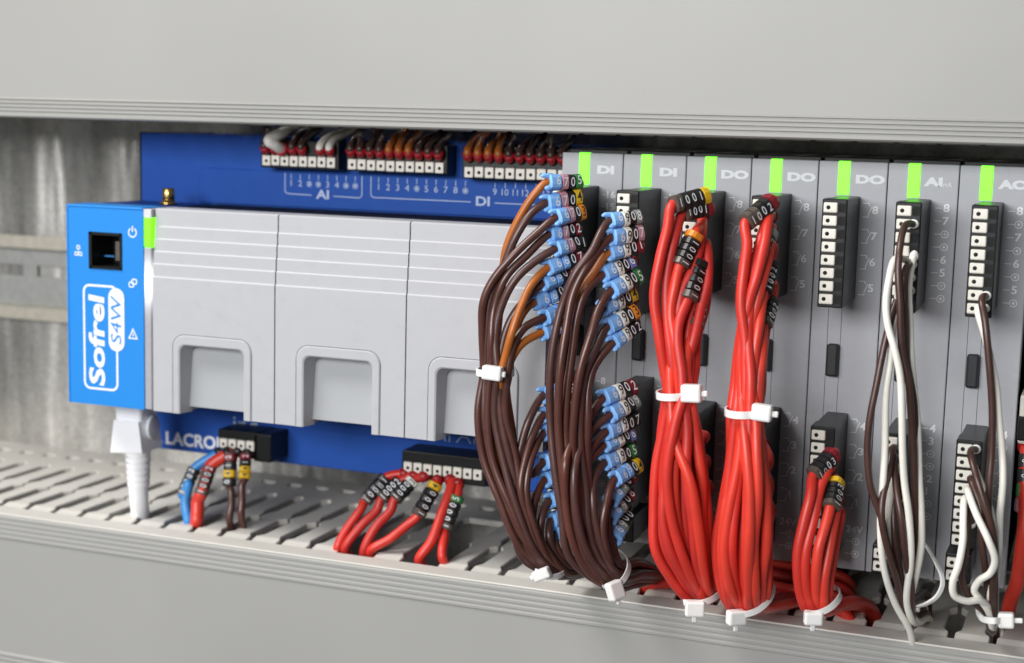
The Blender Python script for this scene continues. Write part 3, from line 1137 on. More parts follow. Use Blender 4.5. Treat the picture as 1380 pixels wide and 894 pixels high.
def wire(color, r, pts, label, group=None, chain=None, start=None, ferrule=None, hook=False, sr=2.0, n=7, face=None):
    """one insulated wire: start (terminal) -> sleeve chain (e1 -> e0) -> pts"""
    path = []
    if start is not None:
        path.append(Vector(start))
    if chain:
        e0, e1, spec = chain
        jz = random.uniform(-0.5, 0.5)
        e0 = Vector(e0) + Vector((random.uniform(-0.6, 0.6), random.uniform(-0.5, 0.5), jz))
        e1 = Vector(e1) + Vector((random.uniform(-0.5, 0.5), random.uniform(-0.4, 0.4), -jz * 0.5))
        sr *= random.uniform(0.93, 1.06)
        a, b = Vector(e0), Vector(e1)
        path += [b, b * 0.5 + a * 0.5, a]
    path += [Vector(p) for p in pts]
    if len(path) > 6:
        for q in range(3 + (3 if chain else 0), len(path) - 3):
            path[q] = path[q] + Vector((random.uniform(-0.6, 0.6), random.uniform(-0.5, 0.5), random.uniform(-0.8, 0.8))) * (0.25 if r < 1.15 else 0.85)
    color = random.choice(VARIANT.get(color, [color]))
    P = spline(path, n)
    org = path[-1]
    # slight irregularity of a hand-laid wire
    w = MB().tube(P, r, 12).build('wire', color, origin=org)
    tag(w, label, 'wire', group)
    if ferrule:
        d = (P[min(4, len(P) - 1)] - P[0]).normalized()
        MB().lathe(P[0] - d * 0.6, d, [(0, r * 0.72), (0.5, r * 0.85), (1.6, r * 1.22), (3.4, r * 1.3), (3.42, r * 1.0)], 14).build('ferrule', ferrule, w)
    if chain:
        sleeves(w, e0, e1, spec, sr, hook, face)
    return w


def into_duct(p, dx=5.0):
    """continue from a hanging point over the duct lip, back and down between the fingers"""
    x, y, z = p
    return [(x + dx * 0.5, y + 14, z - 2.5), (x + dx, 0.0, min(z - 9.0, -134.0)), (x + dx + 1.0, 12.0, -150.0), (x + dx + 2.0, 16.0, -168.0)]


def hole(i, z, front=-25.0):
    return (20.0 * i + 11.6, front + 1.5, z)


Z0, Z1, Z2 = MODS[0], MODS[1], MODS[2]
BR, OR = 'wire_brown', 'wire_orange'
RB = 1.2

# ---- bundle at the first DI module, upper block: markings 670x / 660x
A = [
    (OR, '6705', 'bpkg', (9.4,-39.0,-8.2), (16.5,-31.0,-7.7), [(6.8,-41.0,-11.0), (2.3,-42.0,-18.4), (-1.1,-42.0,-27.6), (-2.9,-42.0,-38.2), (-4.0,-42.0,-50.3), (-3.7,-43.0,-63.3), (-4.1,-43.0,-76.6), (-2.4,-44.0,-89.6), (3.1,-45.0,-104.4), (9.6,-44.0,-115.5), (16.0,-38.0,-123.0)]),
    (BR, '6704', 'bpky', (9.3,-39.0,-13.3), (16.4,-31.0,-12.2), [(6.0,-42.0,-16.9), (2.3,-44.0,-23.4), (-1.2,-45.0,-32.1), (-4.2,-46.0,-41.6), (-5.3,-46.0,-52.1), (-5.3,-46.0,-63.5), (-5.7,-46.0,-75.4), (-3.8,-46.0,-87.6), (1.9,-47.0,-100.1), (7.9,-46.0,-112.5), (14.8,-40.0,-121.7)]),
    (BR, '6703', 'bpko', (12.7,-40.0,-17.6), (17.5,-31.0,-16.7), [(7.9,-43.0,-22.7), (2.4,-46.0,-28.8), (-3.5,-48.0,-36.2), (-5.9,-48.0,-42.9), (-6.6,-47.0,-52.1), (-6.5,-46.0,-63.6), (-7.2,-47.0,-75.3), (-5.4,-47.0,-88.4), (0.4,-48.0,-100.5), (6.2,-47.0,-113.4), (13.4,-40.0,-122.4)]),
    (BR, '6702', 'bpkr', (10.0,-39.0,-23.1), (16.7,-31.0,-21.3), [(5.3,-43.0,-28.9), (0.2,-46.0,-35.3), (-2.8,-47.0,-44.0), (-3.3,-48.0,-53.0), (-2.9,-48.0,-63.0), (-3.5,-48.0,-75.7), (-1.3,-48.0,-88.7), (4.6,-49.0,-101.5), (9.7,-47.0,-113.4), (16.2,-40.0,-122.9)]),
    (BR, '6701', 'bpkk', (13.2,-40.0,-26.7), (17.8,-31.0,-25.6), [(8.1,-43.0,-30.4), (3.0,-46.0,-36.0), (-0.5,-47.0,-44.7), (-1.5,-48.0,-53.8), (-1.2,-48.0,-62.8), (-1.1,-48.0,-75.5), (1.5,-48.0,-88.4), (6.5,-48.0,-102.0), (11.7,-46.0,-114.3), (17.5,-39.0,-123.0)]),
    (OR, '6607', 'bbkr', (10.7,-40.0,-32.0), (17.5,-31.0,-29.5), [(7.7,-44.0,-36.8), (5.4,-47.0,-43.5), (3.4,-49.0,-51.1), (1.8,-49.0,-58.1), (0.6,-48.0,-62.9), (-0.9,-45.0,-76.0), (0.4,-43.0,-87.3), (3.8,-40.0,-98.7)]),
    (BR, '6607', 'bbkr', (9.5,-40.0,-37.7), (15.1,-31.0,-34.4), [(5.2,-43.0,-41.8), (1.6,-45.0,-47.8), (-0.2,-46.0,-54.8), (-0.2,-47.0,-63.1), (0.5,-47.0,-75.5), (3.2,-47.0,-87.1), (6.9,-46.0,-101.5), (11.8,-44.0,-114.8), (17.8,-38.0,-123.0)]),
    (OR, '6606', 'bbkv', (6.9,-40.0,-42.6), (13.9,-31.0,-38.9), [(4.5,-42.0,-45.4), (2.2,-44.0,-52.7), (1.1,-45.0,-63.3), (-0.4,-43.0,-73.6), (0.2,-40.0,-85.7)]),
    (BR, '6605', 'bbkg', (9.5,-40.0,-47.2), (14.5,-31.0,-44.5), [(5.8,-44.0,-49.6), (3.4,-47.0,-54.8), (2.0,-48.0,-62.8), (2.1,-47.0,-74.5), (4.2,-46.0,-86.8), (8.0,-46.0,-99.2), (12.7,-44.0,-113.3), (18.8,-38.0,-122.7)]),
    (OR, '6604', 'bbky', (8.7,-40.0,-51.4), (14.0,-31.0,-49.0), [(5.3,-44.0,-54.2), (3.1,-46.0,-57.8), (2.3,-47.0,-62.9), (0.8,-44.0,-69.4), (1.4,-41.0,-80.9)]),
]
for k, (c, s_, cs, e0, e1, pts) in enumerate(A):
    tail = into_duct(pts[-1]) if len(pts) > 7 and pts[-1][2] < -115 else [(6.2,-42.0,-105.2), (11.7,-41.0,-116.0), (17.0,-37.0,-121.8)] + into_duct((17.0,-37.0,-121.8))
    cname = 'orange-brown' if c == OR else 'brown'
    lab = ORD[k] + ' sleeved wire, ' + cname + ', of the DI module beside the blue unit'
    wire(c, RB, list(pts) + tail, lab, 'wires of the first DI module', (e0, e1, list(zip(cs, s_))), hole(0, Z0[0][k]), 'ferrule_red', True, 2.4)

# ---- first DI module, lower block
AL = [
    ('8', (9.1,-37.0,-70.6), (15.3,-29.0,-69.1), [(7.2,-42.0,-76.6), (5.4,-44.0,-84.8), (4.5,-46.0,-92.5), (5.1,-47.0,-98.8), (7.2,-47.0,-108.3), (10.5,-44.0,-117.6), (15.5,-38.0,-123.5)]),
    ('7', (9.8,-37.0,-76.3), (15.9,-29.0,-74.4), [(8.1,-42.0,-82.3), (7.1,-45.0,-88.9), (6.9,-47.0,-96.0), (8.5,-47.0,-104.2), (11.7,-45.0,-114.1), (16.0,-38.0,-122.6)]),
    ('6', (10.4,-37.0,-81.2), (16.6,-29.0,-79.3), [(8.9,-42.0,-86.0), (8.3,-45.0,-91.8), (8.7,-46.0,-98.7), (11.0,-46.0,-107.2), (14.2,-44.0,-116.3), (17.4,-38.0,-122.4)]),
    ('5', (10.1,-38.0,-90.4), (15.9,-29.0,-88.9), [(8.2,-42.0,-93.3), (2.9,-43.0,-92.4), (1.9,-45.0,-96.7), (2.5,-46.0,-102.5), (4.5,-47.0,-109.1), (7.7,-45.0,-117.7), (13.2,-38.0,-123.8)]),
    ('4', (10.5,-38.0,-95.7), (16.1,-29.0,-93.8), [(9.8,-42.0,-100.3), (9.7,-44.0,-106.1), (12.3,-44.0,-113.4), (15.0,-38.0,-121.3)]),
    ('3', (12.0,-38.0,-101.2), (17.2,-29.0,-99.6), [(11.8,-42.0,-105.9), (11.9,-43.0,-111.9), (13.8,-42.0,-117.7), (17.3,-38.0,-121.5)]),
    ('2', (13.6,-38.0,-107.5), (18.4,-29.0,-105.9), [(13.9,-41.0,-111.2), (15.1,-40.0,-115.8), (18.0,-36.0,-121.5)]),
    ('1', (14.3,-37.0,-111.7), (19.0,-29.0,-110.4), [(15.6,-39.0,-115.1), (18.0,-36.0,-119.7)]),
]
for k, (s_, e0, e1, pts) in enumerate(AL):
    wire(BR, RB, list(pts) + into_duct(pts[-1]), ORD[k] + ' brown wire from the lower block of the DI module beside the blue unit', 'lower wires of the first DI module',
         (e0, e1, list(zip('bpkg' if k % 2 else 'bbkr', '670' + s_))), hole(0, Z0[1][k], -22.0), 'ferrule_red', True, 2.4)

# ---- second DI module, upper block: markings 690x
B = [
    (BR, '6908', 'bwke', (28.9,-39.0,-18.3), (35.0,-31.0,-17.2), [(27.5,-42.0,-20.6), (25.6,-45.0,-26.5), (21.9,-47.0,-33.3), (18.6,-48.0,-41.6), (16.8,-49.0,-51.0), (15.9,-49.0,-60.8), (16.1,-49.0,-75.0), (18.3,-50.0,-88.8), (20.7,-50.0,-102.0), (22.9,-48.0,-113.2), (26.3,-44.0,-120.5), (33.1,-38.0,-125.0)]),
    (BR, '6907', 'bwkp', (28.9,-39.0,-23.0), (35.2,-31.0,-21.6), [(26.8,-43.0,-26.4), (24.4,-46.0,-30.9), (21.4,-48.0,-38.9), (19.9,-50.0,-47.7), (19.5,-51.0,-60.3), (19.3,-51.0,-74.3), (20.9,-51.0,-88.4), (23.1,-51.0,-103.3), (26.5,-48.0,-115.0), (32.3,-40.0,-123.4)]),
    (OR, '6901', 'bwkr', (29.0,-39.0,-27.2), (35.3,-31.0,-25.3), [(25.3,-42.0,-32.9), (22.6,-44.0,-38.4), (21.0,-45.0,-47.3), (20.8,-46.0,-55.7), (20.3,-47.0,-64.2), (19.4,-46.0,-75.4), (19.6,-44.0,-85.1), (21.6,-42.0,-96.3)]),
    (BR, '6906', 'bwkv', (27.3,-40.0,-33.1), (33.1,-31.0,-30.5), [(23.9,-44.0,-37.9), (22.2,-46.0,-45.0), (21.3,-47.0,-53.9), (20.9,-48.0,-67.0), (21.2,-49.0,-79.7), (22.9,-50.0,-92.2), (25.1,-50.0,-105.0), (28.5,-47.0,-115.8), (33.2,-40.0,-122.9)]),
    (BR, '6905', 'bwkg', (30.1,-40.0,-37.6), (35.2,-31.0,-34.3), [(28.1,-44.0,-42.3), (26.9,-47.0,-49.2), (24.8,-49.0,-60.1), (23.7,-49.0,-72.1), (23.1,-49.0,-82.9), (24.4,-49.0,-94.5), (26.6,-49.0,-106.0), (29.5,-46.0,-116.0), (34.1,-40.0,-122.3)]),
    (BR, '6904', 'bwky', (28.4,-40.0,-43.1), (34.1,-31.0,-38.9), [(25.8,-42.0,-48.2), (24.1,-44.0,-56.6), (23.4,-46.0,-67.1), (22.9,-47.0,-77.7), (24.5,-47.0,-90.5), (26.7,-47.0,-103.4), (30.5,-45.0,-114.8), (34.6,-39.0,-121.6)]),
    (BR, '6903', 'bwko', (29.6,-40.0,-48.3), (34.7,-31.0,-44.5), [(27.0,-44.0,-55.1), (25.2,-46.0,-60.9), (24.5,-47.0,-70.3), (24.6,-47.0,-81.9), (26.4,-47.0,-94.7), (28.6,-47.0,-106.6), (31.5,-44.0,-116.2), (35.6,-39.0,-121.9)]),
    (BR, '6902', 'bwkk', (30.5,-40.0,-52.5), (34.9,-31.0,-48.8), [(27.0,-43.0,-59.1), (25.9,-45.0,-65.7), (25.8,-46.0,-74.6), (25.9,-45.0,-87.8), (27.7,-45.0,-100.2), (29.9,-45.0,-110.5), (32.8,-42.0,-117.9), (36.1,-38.0,-121.7)]),
]
for k, (c, s_, cs, e0, e1, pts) in enumerate(B):
    tail = into_duct(pts[-1]) if pts[-1][2] < -115 else [(24.6,-42.0,-105.2), (29.2,-41.0,-115.6), (34.0,-37.0,-121.3)] + into_duct((34.0,-37.0,-121.3))
    lab = ORD[k] + ' sleeved wire, ' + ('orange-brown' if c == OR else 'brown') + ', below the two free levers of a DI module'
    wire(c, RB, list(pts) + tail, lab, 'wires of the second DI module', (e0, e1, list(zip(cs, s_))), hole(1, Z1[0][k + 2]), 'ferrule_red', True, 2.4)

BL = [
    ('2', 'bwkr', (27.9,-38.0,-69.2), (33.8,-28.0,-67.2), [(24.8,-44.0,-76.1), (22.2,-49.0,-82.2), (21.6,-52.0,-86.8), (22.2,-52.0,-98.0), (24.4,-51.0,-109.2), (27.8,-46.0,-118.4), (33.4,-39.0,-124.0)]),
    ('9', 'bwke', (30.8,-38.0,-74.2), (35.3,-28.0,-71.3), [(26.0,-44.0,-78.8), (24.4,-48.0,-84.1), (24.5,-51.0,-91.0), (26.0,-51.0,-101.6), (29.1,-48.0,-112.9), (34.1,-40.0,-122.3)]),
    ('7', 'bwkk', (30.1,-38.0,-78.9), (35.0,-28.0,-76.0), [(26.5,-43.0,-83.7), (24.8,-46.0,-89.0), (24.6,-47.0,-95.7), (26.8,-47.0,-106.4), (30.2,-44.0,-116.0), (34.7,-39.0,-122.1)]),
    ('6', 'bwkv', (28.9,-38.0,-83.4), (33.8,-28.0,-81.0), [(25.9,-43.0,-87.5), (24.1,-45.0,-92.1), (24.0,-46.0,-99.5), (26.6,-46.0,-109.3), (29.9,-43.0,-117.6), (35.1,-39.0,-122.5)]),
    ('5', 'bwkg', (29.1,-38.0,-88.4), (34.0,-28.0,-85.8), [(27.9,-43.0,-92.1), (28.7,-46.0,-98.6), (30.1,-46.0,-107.6), (33.3,-43.0,-117.4), (36.0,-39.0,-121.0)]),
    ('4', 'bbky', (32.4,-38.0,-93.3), (36.0,-28.0,-90.1), [(31.9,-43.0,-98.4), (31.5,-45.0,-105.9), (32.6,-44.0,-113.5), (34.9,-40.0,-120.9)]),
    ('1', 'bekr', (31.2,-37.0,-99.0), (34.8,-28.0,-93.8), [(31.0,-40.0,-104.5), (31.7,-41.0,-110.8), (33.8,-38.0,-118.9)]),
    ('8', 'bekr', (30.7,-37.0,-105.2), (34.0,-28.0,-98.8), [(31.9,-39.0,-109.5), (33.0,-39.0,-114.2), (34.8,-37.0,-119.0)]),
    ('0', 'bekk', (32.3,-37.0,-111.3), (33.8,-28.0,-105.6), [(33.1,-38.0,-114.0), (34.3,-37.0,-117.7)]),
]
for k, (s_, cs, e0, e1, pts) in enumerate(BL):
    wire(BR, RB, list(pts) + into_duct(pts[-1]), ORD[k] + ' sleeved brown wire leaving the lower block of the DI module with free levers', 'lower wires of the second DI module',
         (e0, e1, list(zip(cs, '690' + s_))), hole(1, Z1[1][k], -22.0), 'ferrule_red', True, 2.4)

# ---- red bundles
RD = 'wire_red'
RR = 1.48
C = [
    ('10018', 'skkky', (47.9,-41.0,-13.0), (54.8,-32.0,-10.0), [(46.9,-44.0,-19.5), (45.7,-46.0,-27.6), (45.3,-47.0,-37.9), (46.3,-47.0,-48.2), (48.4,-47.0,-57.2), (49.1,-46.0,-64.8), (48.2,-46.0,-75.4), (46.9,-46.0,-86.2), (46.8,-47.0,-98.8), (48.1,-47.0,-109.4), (51.4,-45.0,-117.7), (57.2,-40.0,-124.5)]),
    ('10017', 'skkkr', (49.5,-38.0,-15.2), (55.4,-31.0,-13.5), [(48.4,-42.0,-22.8), (47.4,-44.0,-32.7), (48.4,-46.0,-43.2), (50.6,-47.0,-53.7), (51.5,-47.0,-64.5), (51.1,-49.0,-74.6), (50.6,-50.0,-87.1), (50.7,-50.0,-99.8), (53.2,-48.0,-111.5), (58.7,-41.0,-122.7)]),
    ('10017', 'skkko', (51.2,-43.0,-29.2), (53.4,-39.0,-20.3), [(49.9,-45.0,-35.3), (49.4,-46.0,-42.7), (51.9,-48.0,-51.8), (53.5,-49.0,-64.0), (53.8,-51.0,-74.0), (53.7,-52.0,-86.3), (54.4,-51.0,-99.1), (56.6,-48.0,-111.5), (60.2,-41.0,-121.6)]),
    ('10014', 'skkkk', (53.2,-44.0,-38.5), (55.2,-38.0,-28.1), [(52.1,-47.0,-44.9), (52.2,-48.0,-49.7), (54.3,-50.0,-58.3), (55.5,-51.0,-63.5), (56.6,-52.0,-73.5), (57.8,-53.0,-85.7), (59.3,-52.0,-98.3), (60.1,-48.0,-111.9), (61.5,-40.0,-122.1)]),
    ('10013', 'skkkk', (54.9,-42.0,-46.3), (55.9,-37.0,-36.5), [(54.5,-46.0,-52.7), (54.9,-48.0,-58.2), (55.8,-49.0,-63.8), (57.9,-49.0,-74.0), (60.3,-49.0,-86.2), (61.6,-48.0,-99.0), (61.9,-45.0,-111.6), (62.9,-39.0,-121.8)]),
]
EXTRA_C = [
    (6, (56.3,-34.0,-33.4), [(55.5,-37.0,-40.7), (54.6,-42.0,-49.4), (55.3,-45.0,-58.1), (55.5,-52.0,-63.7), (53.7,-54.0,-73.5), (52.1,-54.0,-86.1), (53.6,-53.0,-98.7), (57.4,-49.0,-112.0), (61.1,-42.0,-122.5)]),
    (5, (55.6,-34.0,-26.9), [(53.9,-37.0,-34.1), (51.6,-40.0,-42.3), (50.1,-44.0,-52.4), (51.2,-50.0,-64.0), (54.0,-53.0,-75.7), (58.9,-54.0,-87.4), (61.5,-52.0,-100.1), (62.0,-47.0,-113.2), (63.0,-41.0,-122.0)]),
    (1, (54.4,-36.0,-22.1), [(54.1,-40.0,-29.3), (52.0,-43.0,-36.2), (51.0,-45.0,-46.0), (52.1,-46.0,-56.2), (53.1,-46.0,-64.5), (54.4,-48.0,-76.6), (55.5,-49.0,-88.9), (56.5,-49.0,-101.5), (58.4,-46.0,-113.5), (61.0,-40.0,-122.2)]),
    (3, (55.7,-35.0,-28.3), [(55.3,-38.0,-36.0), (54.1,-42.0,-44.0), (54.3,-45.0,-54.1), (55.6,-46.0,-64.2), (58.0,-46.0,-75.3), (60.6,-46.0,-86.8), (62.2,-46.0,-99.4), (62.6,-44.0,-110.9), (64.0,-38.0,-121.9)]),
    (4, (55.7,-34.0,-23.8), [(55.3,-36.0,-32.5), (54.1,-39.0,-40.6), (53.4,-43.0,-50.6), (49.7,-43.0,-63.1), (47.9,-44.0,-75.8), (47.7,-45.0,-90.6), (49.4,-46.0,-105.2), (53.2,-44.0,-116.0), (59.0,-40.0,-123.8)]),
]
for k, (s_, cs, e0, e1, pts) in enumerate(C):
    wire(RD, RR, list(pts) + into_duct(pts[-1]), ORD[k] + ' sleeved red wire' + (' with yellow end sleeve' if 'y' in cs else ' with orange end sleeve' if 'o' in cs else '') + ' of the DO module nearest the DI modules',
         'red wires of the first DO module', (e0, e1, list(zip(cs, s_[:4] + ' '))), hole(2, Z2[0][[0, 1, 2, 5, 7][k]]), 'ferrule_red', False, 2.4, face=SIDE)
EXTRA_C += [(zi, e1, [(p_[0] + dx, p_[1] + dy, p_[2]) for p_ in pts[:-1]] + [pts[-1]]) for (zi, e1, pts), dx, dy in ((EXTRA_C[0], 0.8, 2.6), (EXTRA_C[2], -1.4, 2.4), (EXTRA_C[3], -2.2, 2.2), (EXTRA_C[4], 2.2, -2.2))]
for zi, e1, pts in EXTRA_C:
    wire(RD, RR, [e1] + list(pts) + into_duct(pts[-1]), 'plain red wire without sleeves, bundle of the DO module nearest the DI modules', 'plain red wires of the first DO module', None, hole(2, Z2[0][zi]), 'ferrule_red')

LOWC = [
    (1, [(57.4,-33.0,-79.0), (54.8,-34.0,-82.2), (54.2,-39.0,-89.0), (55.6,-41.0,-99.2), (57.3,-39.0,-111.2), (60.7,-34.0,-123.5)]),
    (3, [(58.1,-33.0,-85.9), (56.6,-33.0,-90.0), (56.6,-37.0,-96.5), (57.7,-38.0,-106.1), (59.8,-36.0,-116.0), (62.2,-32.0,-124.3)]),
    (5, [(58.9,-32.0,-93.2), (57.3,-31.0,-98.2), (57.4,-34.0,-104.1), (59.2,-34.0,-113.5), (62.8,-31.0,-123.2)]),
]
for zi, pts in LOWC:
    wire(RD, RR, list(pts) + into_duct(pts[-1]), 'red wire from the lower block of the DO module nearest the DI modules', 'lower red wires of the first DO module', None, hole(2, Z2[1][zi]), 'ferrule_red')
LOWD = [
    (1, [(76.1,-33.0,-84.0), (74.6,-33.0,-88.0), (73.9,-38.0,-95.6), (74.4,-40.0,-105.7), (74.1,-38.0,-117.5), (74.0,-34.0,-126.0)]),
    (3, [(76.6,-33.0,-91.0), (75.6,-32.0,-95.5), (75.5,-36.0,-102.3), (75.7,-37.0,-111.9), (75.3,-35.0,-122.1), (75.5,-33.0,-126.1)]),
    (5, [(77.2,-32.0,-98.3), (76.3,-31.0,-102.5), (76.4,-33.0,-109.4), (76.7,-34.0,-118.7), (76.1,-32.0,-125.4)]),
]
for zi, pts in LOWD:
    wire(RD, RR, list(pts) + into_duct(pts[-1], 7), 'red wire from the lower block of the middle DO module', 'lower red wires of the second DO module', None, hole(3, Z2[1][zi]), 'ferrule_red')

D = [
    ('10028', 'sskkr', (68.6,-41.0,-17.0), (73.3,-33.0,-10.6), [(69.5,-44.0,-22.4), (69.4,-46.0,-28.3), (69.7,-47.0,-38.3), (70.6,-48.0,-48.3), (71.7,-49.0,-58.3), (72.1,-49.0,-67.6), (72.2,-50.0,-78.5), (71.6,-51.0,-90.8), (70.5,-51.0,-103.5), (70.8,-47.0,-117.1), (72.8,-42.0,-124.7)]),
    ('10021', 'skkke', (72.2,-42.0,-28.5), (73.7,-35.0,-18.9), [(71.6,-45.0,-36.4), (71.5,-47.0,-46.3), (73.1,-50.0,-58.0), (74.2,-51.0,-67.1), (74.7,-52.0,-77.9), (74.9,-53.0,-90.0), (74.4,-52.0,-102.7), (74.6,-48.0,-116.3), (74.9,-42.0,-124.4)]),
    ('10026', 'kkkkk', (74.4,-41.0,-35.8), (74.4,-35.0,-27.3), [(74.0,-45.0,-43.1), (73.6,-47.0,-51.5), (73.6,-49.0,-60.1), (75.4,-51.0,-67.0), (76.7,-53.0,-77.5), (77.5,-54.0,-89.5), (77.3,-52.0,-102.4), (77.0,-48.0,-115.2), (76.5,-42.0,-123.8)]),
    ('10025', 'skkkk', (74.8,-41.0,-44.8), (74.4,-35.0,-37.6), [(75.2,-45.0,-51.6), (75.2,-48.0,-60.1), (75.8,-49.0,-67.3), (77.3,-50.0,-78.0), (78.7,-50.0,-90.2), (79.3,-49.0,-102.9), (78.6,-46.0,-115.1), (77.8,-41.0,-123.5)]),
]
EXTRA_D = [
    (5, (74.7,-34.0,-29.0), [(73.6,-38.0,-37.3), (71.4,-43.0,-46.8), (70.4,-47.0,-58.7), (71.5,-51.0,-67.3), (73.7,-54.0,-77.6), (76.1,-55.0,-89.4), (76.5,-54.0,-102.0), (75.2,-49.0,-115.6), (75.1,-43.0,-124.5)]),
    (1, (73.1,-35.0,-15.0), [(72.1,-40.0,-22.1), (71.1,-43.0,-30.1), (69.6,-44.0,-38.6), (68.4,-45.0,-50.9), (67.6,-45.0,-61.3), (68.0,-46.0,-68.5), (67.5,-46.0,-81.9), (66.2,-47.0,-94.4), (65.3,-47.0,-107.2), (67.3,-45.0,-119.0), (70.0,-41.0,-125.4)]),
    (3, (74.0,-34.0,-20.4), [(73.1,-38.0,-26.7), (72.1,-41.0,-35.1), (70.1,-43.0,-44.9), (69.3,-45.0,-57.0), (69.8,-47.0,-68.2), (69.6,-48.0,-81.3), (68.4,-49.0,-93.7), (67.7,-49.0,-106.4), (69.2,-46.0,-118.1), (71.7,-41.0,-124.8)]),
    (4, (74.4,-33.0,-23.9), [(73.7,-36.0,-31.3), (73.0,-40.0,-40.9), (72.6,-44.0,-52.8), (71.7,-45.0,-68.3), (72.1,-46.0,-81.4), (72.5,-47.0,-93.7), (72.4,-48.0,-106.1), (73.1,-45.0,-117.4), (74.0,-40.0,-124.3)]),
    (6, (75.0,-33.0,-35.2), [(74.3,-36.0,-43.3), (74.6,-41.0,-53.0), (74.8,-44.0,-60.8), (75.6,-46.0,-67.8), (77.2,-46.0,-80.9), (78.7,-46.0,-95.3), (79.3,-45.0,-108.1), (78.6,-42.0,-119.6), (78.0,-39.0,-124.4)]),
]
for k, (s_, cs, e0, e1, pts) in enumerate(D):
    wire(RD, RR, list(pts) + into_duct(pts[-1], 7), ORD[k] + ' sleeved red wire of the middle DO module', 'red wires of the second DO module', (e0, e1, list(zip(cs, s_[:4] + ' '))), hole(3, Z2[0][[0, 2, 5, 7][k]]), 'ferrule_red', False, 2.4, face=SIDE)
EXTRA_D += [(zi, e1, [(p_[0] + dx, p_[1] + dy, p_[2]) for p_ in pts[:-1]] + [pts[-1]]) for (zi, e1, pts), dx, dy in ((EXTRA_D[0], -0.8, 2.6), (EXTRA_D[1], 1.8, -2.4), (EXTRA_D[2], 1.4, -2.6), (EXTRA_D[4], -2.2, -2.4))]
for zi, e1, pts in EXTRA_D:
    wire(RD, RR, [e1] + list(pts) + into_duct(pts[-1], 7), 'plain red wire without sleeves in the bundle of the middle DO module', 'plain red wires of the second DO module', None, hole(3, Z2[0][zi]), 'ferrule_red')

E = [
    ('10038', 'skkkr', (90.0,-38.0,-85.3), (93.8,-31.0,-80.4), [(89.8,-42.0,-90.3), (88.7,-44.0,-97.5), (87.3,-45.0,-107.0), (88.5,-43.0,-117.1), (90.5,-40.0,-123.2)]),
    ('10034', 'skkky', (94.7,-39.0,-93.8), (95.4,-33.0,-87.5), [(94.2,-42.0,-98.6), (93.2,-44.0,-104.0), (92.9,-44.0,-113.3), (93.5,-40.0,-122.4)]),
]
EXTRA_E = [
    (3, (93.1,-33.0,-83.9), [(91.8,-38.0,-88.5), (90.5,-42.0,-97.3), (89.8,-44.0,-107.0), (90.5,-43.0,-116.8), (91.9,-40.0,-123.0)]),
    (5, (95.6,-31.0,-90.4), [(95.9,-36.0,-95.6), (95.6,-40.0,-103.9), (94.8,-42.0,-113.6), (94.8,-39.0,-122.5)]),
    (6, (96.4,-31.0,-96.7), [(96.2,-34.0,-102.8), (95.8,-37.0,-109.7), (95.7,-39.0,-116.8), (95.8,-37.0,-122.1)]),
]
for k, (s_, cs, e0, e1, pts) in enumerate(E):
    wire(RD, RR, list(pts) + into_duct(pts[-1], 8), 'red wire with a ' + COLN[cs[-1]] + ' end sleeve on the DO module with eight free levers', 'red wires of the third DO module', (e0, e1, list(zip(cs, s_[:4] + ' '))), hole(4, MODS[4][1][[2, 4][k]]), 'ferrule_red', False, 2.4, face=SIDE)
for zi, e1, pts in EXTRA_E:
    wire(RD, RR, [e1] + list(pts) + into_duct(pts[-1], 8), 'plain red wire in the short bundle of the DO module with eight free levers', 'plain red wires of the third DO module', None, hole(4, MODS[4][1][zi]), 'ferrule_red')

# red feed wires lying on the duct fingers behind the hanging bundles
for k in range(7):
    yy = -12 + 6.0 * k
    zz = -131.0 + (1.8 if k % 2 else 0.0)
    pts = [(28 + 3 * k, yy + 9, zz - 22), (34 + 2 * k, yy + 5, zz - 3), (46, yy + 2, zz + 1.0 + 0.6 * (k % 3)), (64, yy + random.uniform(-2, 2), zz + 1.5), (82, yy + random.uniform(-2, 2), zz + 0.4), (97 - k, yy + 2, zz - 2), (102 - k, yy + 4, zz - 20)]
    wire(RD, 1.7, pts, 'red wire lying in shadow on the duct fingers under the DO modules', 'red wires lying on the duct')

# ---- AI and AO modules: thin brown and white wires
WH, BD = 'wire_white', 'wire_dark'
RT = 0.98
ZF6, ZF7 = MODS[5], MODS[6]


def thin(c, mod, z, pts, lab, grp, end=None, fer='ferrule_white', r=RT):
    st = hole(mod, z) if z is not None else None
    tail = end if end is not None else []
    return wire(c, r, list(pts) + list(tail), lab, grp, None, st, fer)


def sink(p, dx=2.0):
    x, y, z = p
    return [(x + dx, -2.0, z - 7.0), (x + dx + 1, 4.0, -152.0), (x + dx + 2, 8.0, -168.0)]


GF = 'wires of the AI module'
GG = 'wires of the AO module'
p = [(109.6,-32.0,-15.9), (109.3,-38.0,-20.9), (109.3,-40.0,-27.5), (110.4,-41.0,-36.2), (111.8,-41.0,-48.0), (113.9,-41.0,-57.5), (115.3,-40.0,-67.0), (116.2,-39.0,-76.6), (117.0,-38.0,-86.5), (118.1,-36.0,-99.2), (117.7,-32.0,-112.8), (116.6,-27.0,-125.1)]
thin(BD, 5, ZF6[0][1], p, 'brown wire from the upper block of the AI module, second lever from top', GF, sink(p[-1]))
p = [(107.9,-36.0,-24.9), (107.2,-41.0,-30.9), (106.9,-42.0,-36.8), (107.9,-43.0,-42.1), (110.1,-44.0,-48.0), (112.0,-44.0,-55.2), (113.0,-44.0,-64.3), (113.7,-43.0,-75.7), (114.6,-42.0,-83.9), (116.2,-41.0,-93.3), (117.2,-39.0,-104.8), (116.2,-33.0,-119.1), (117.5,-27.0,-126.7)]
thin(WH, 5, ZF6[0][4], p, 'white wire bowing out of the upper block of the AI module and crossing in front', GF, sink(p[-1]))
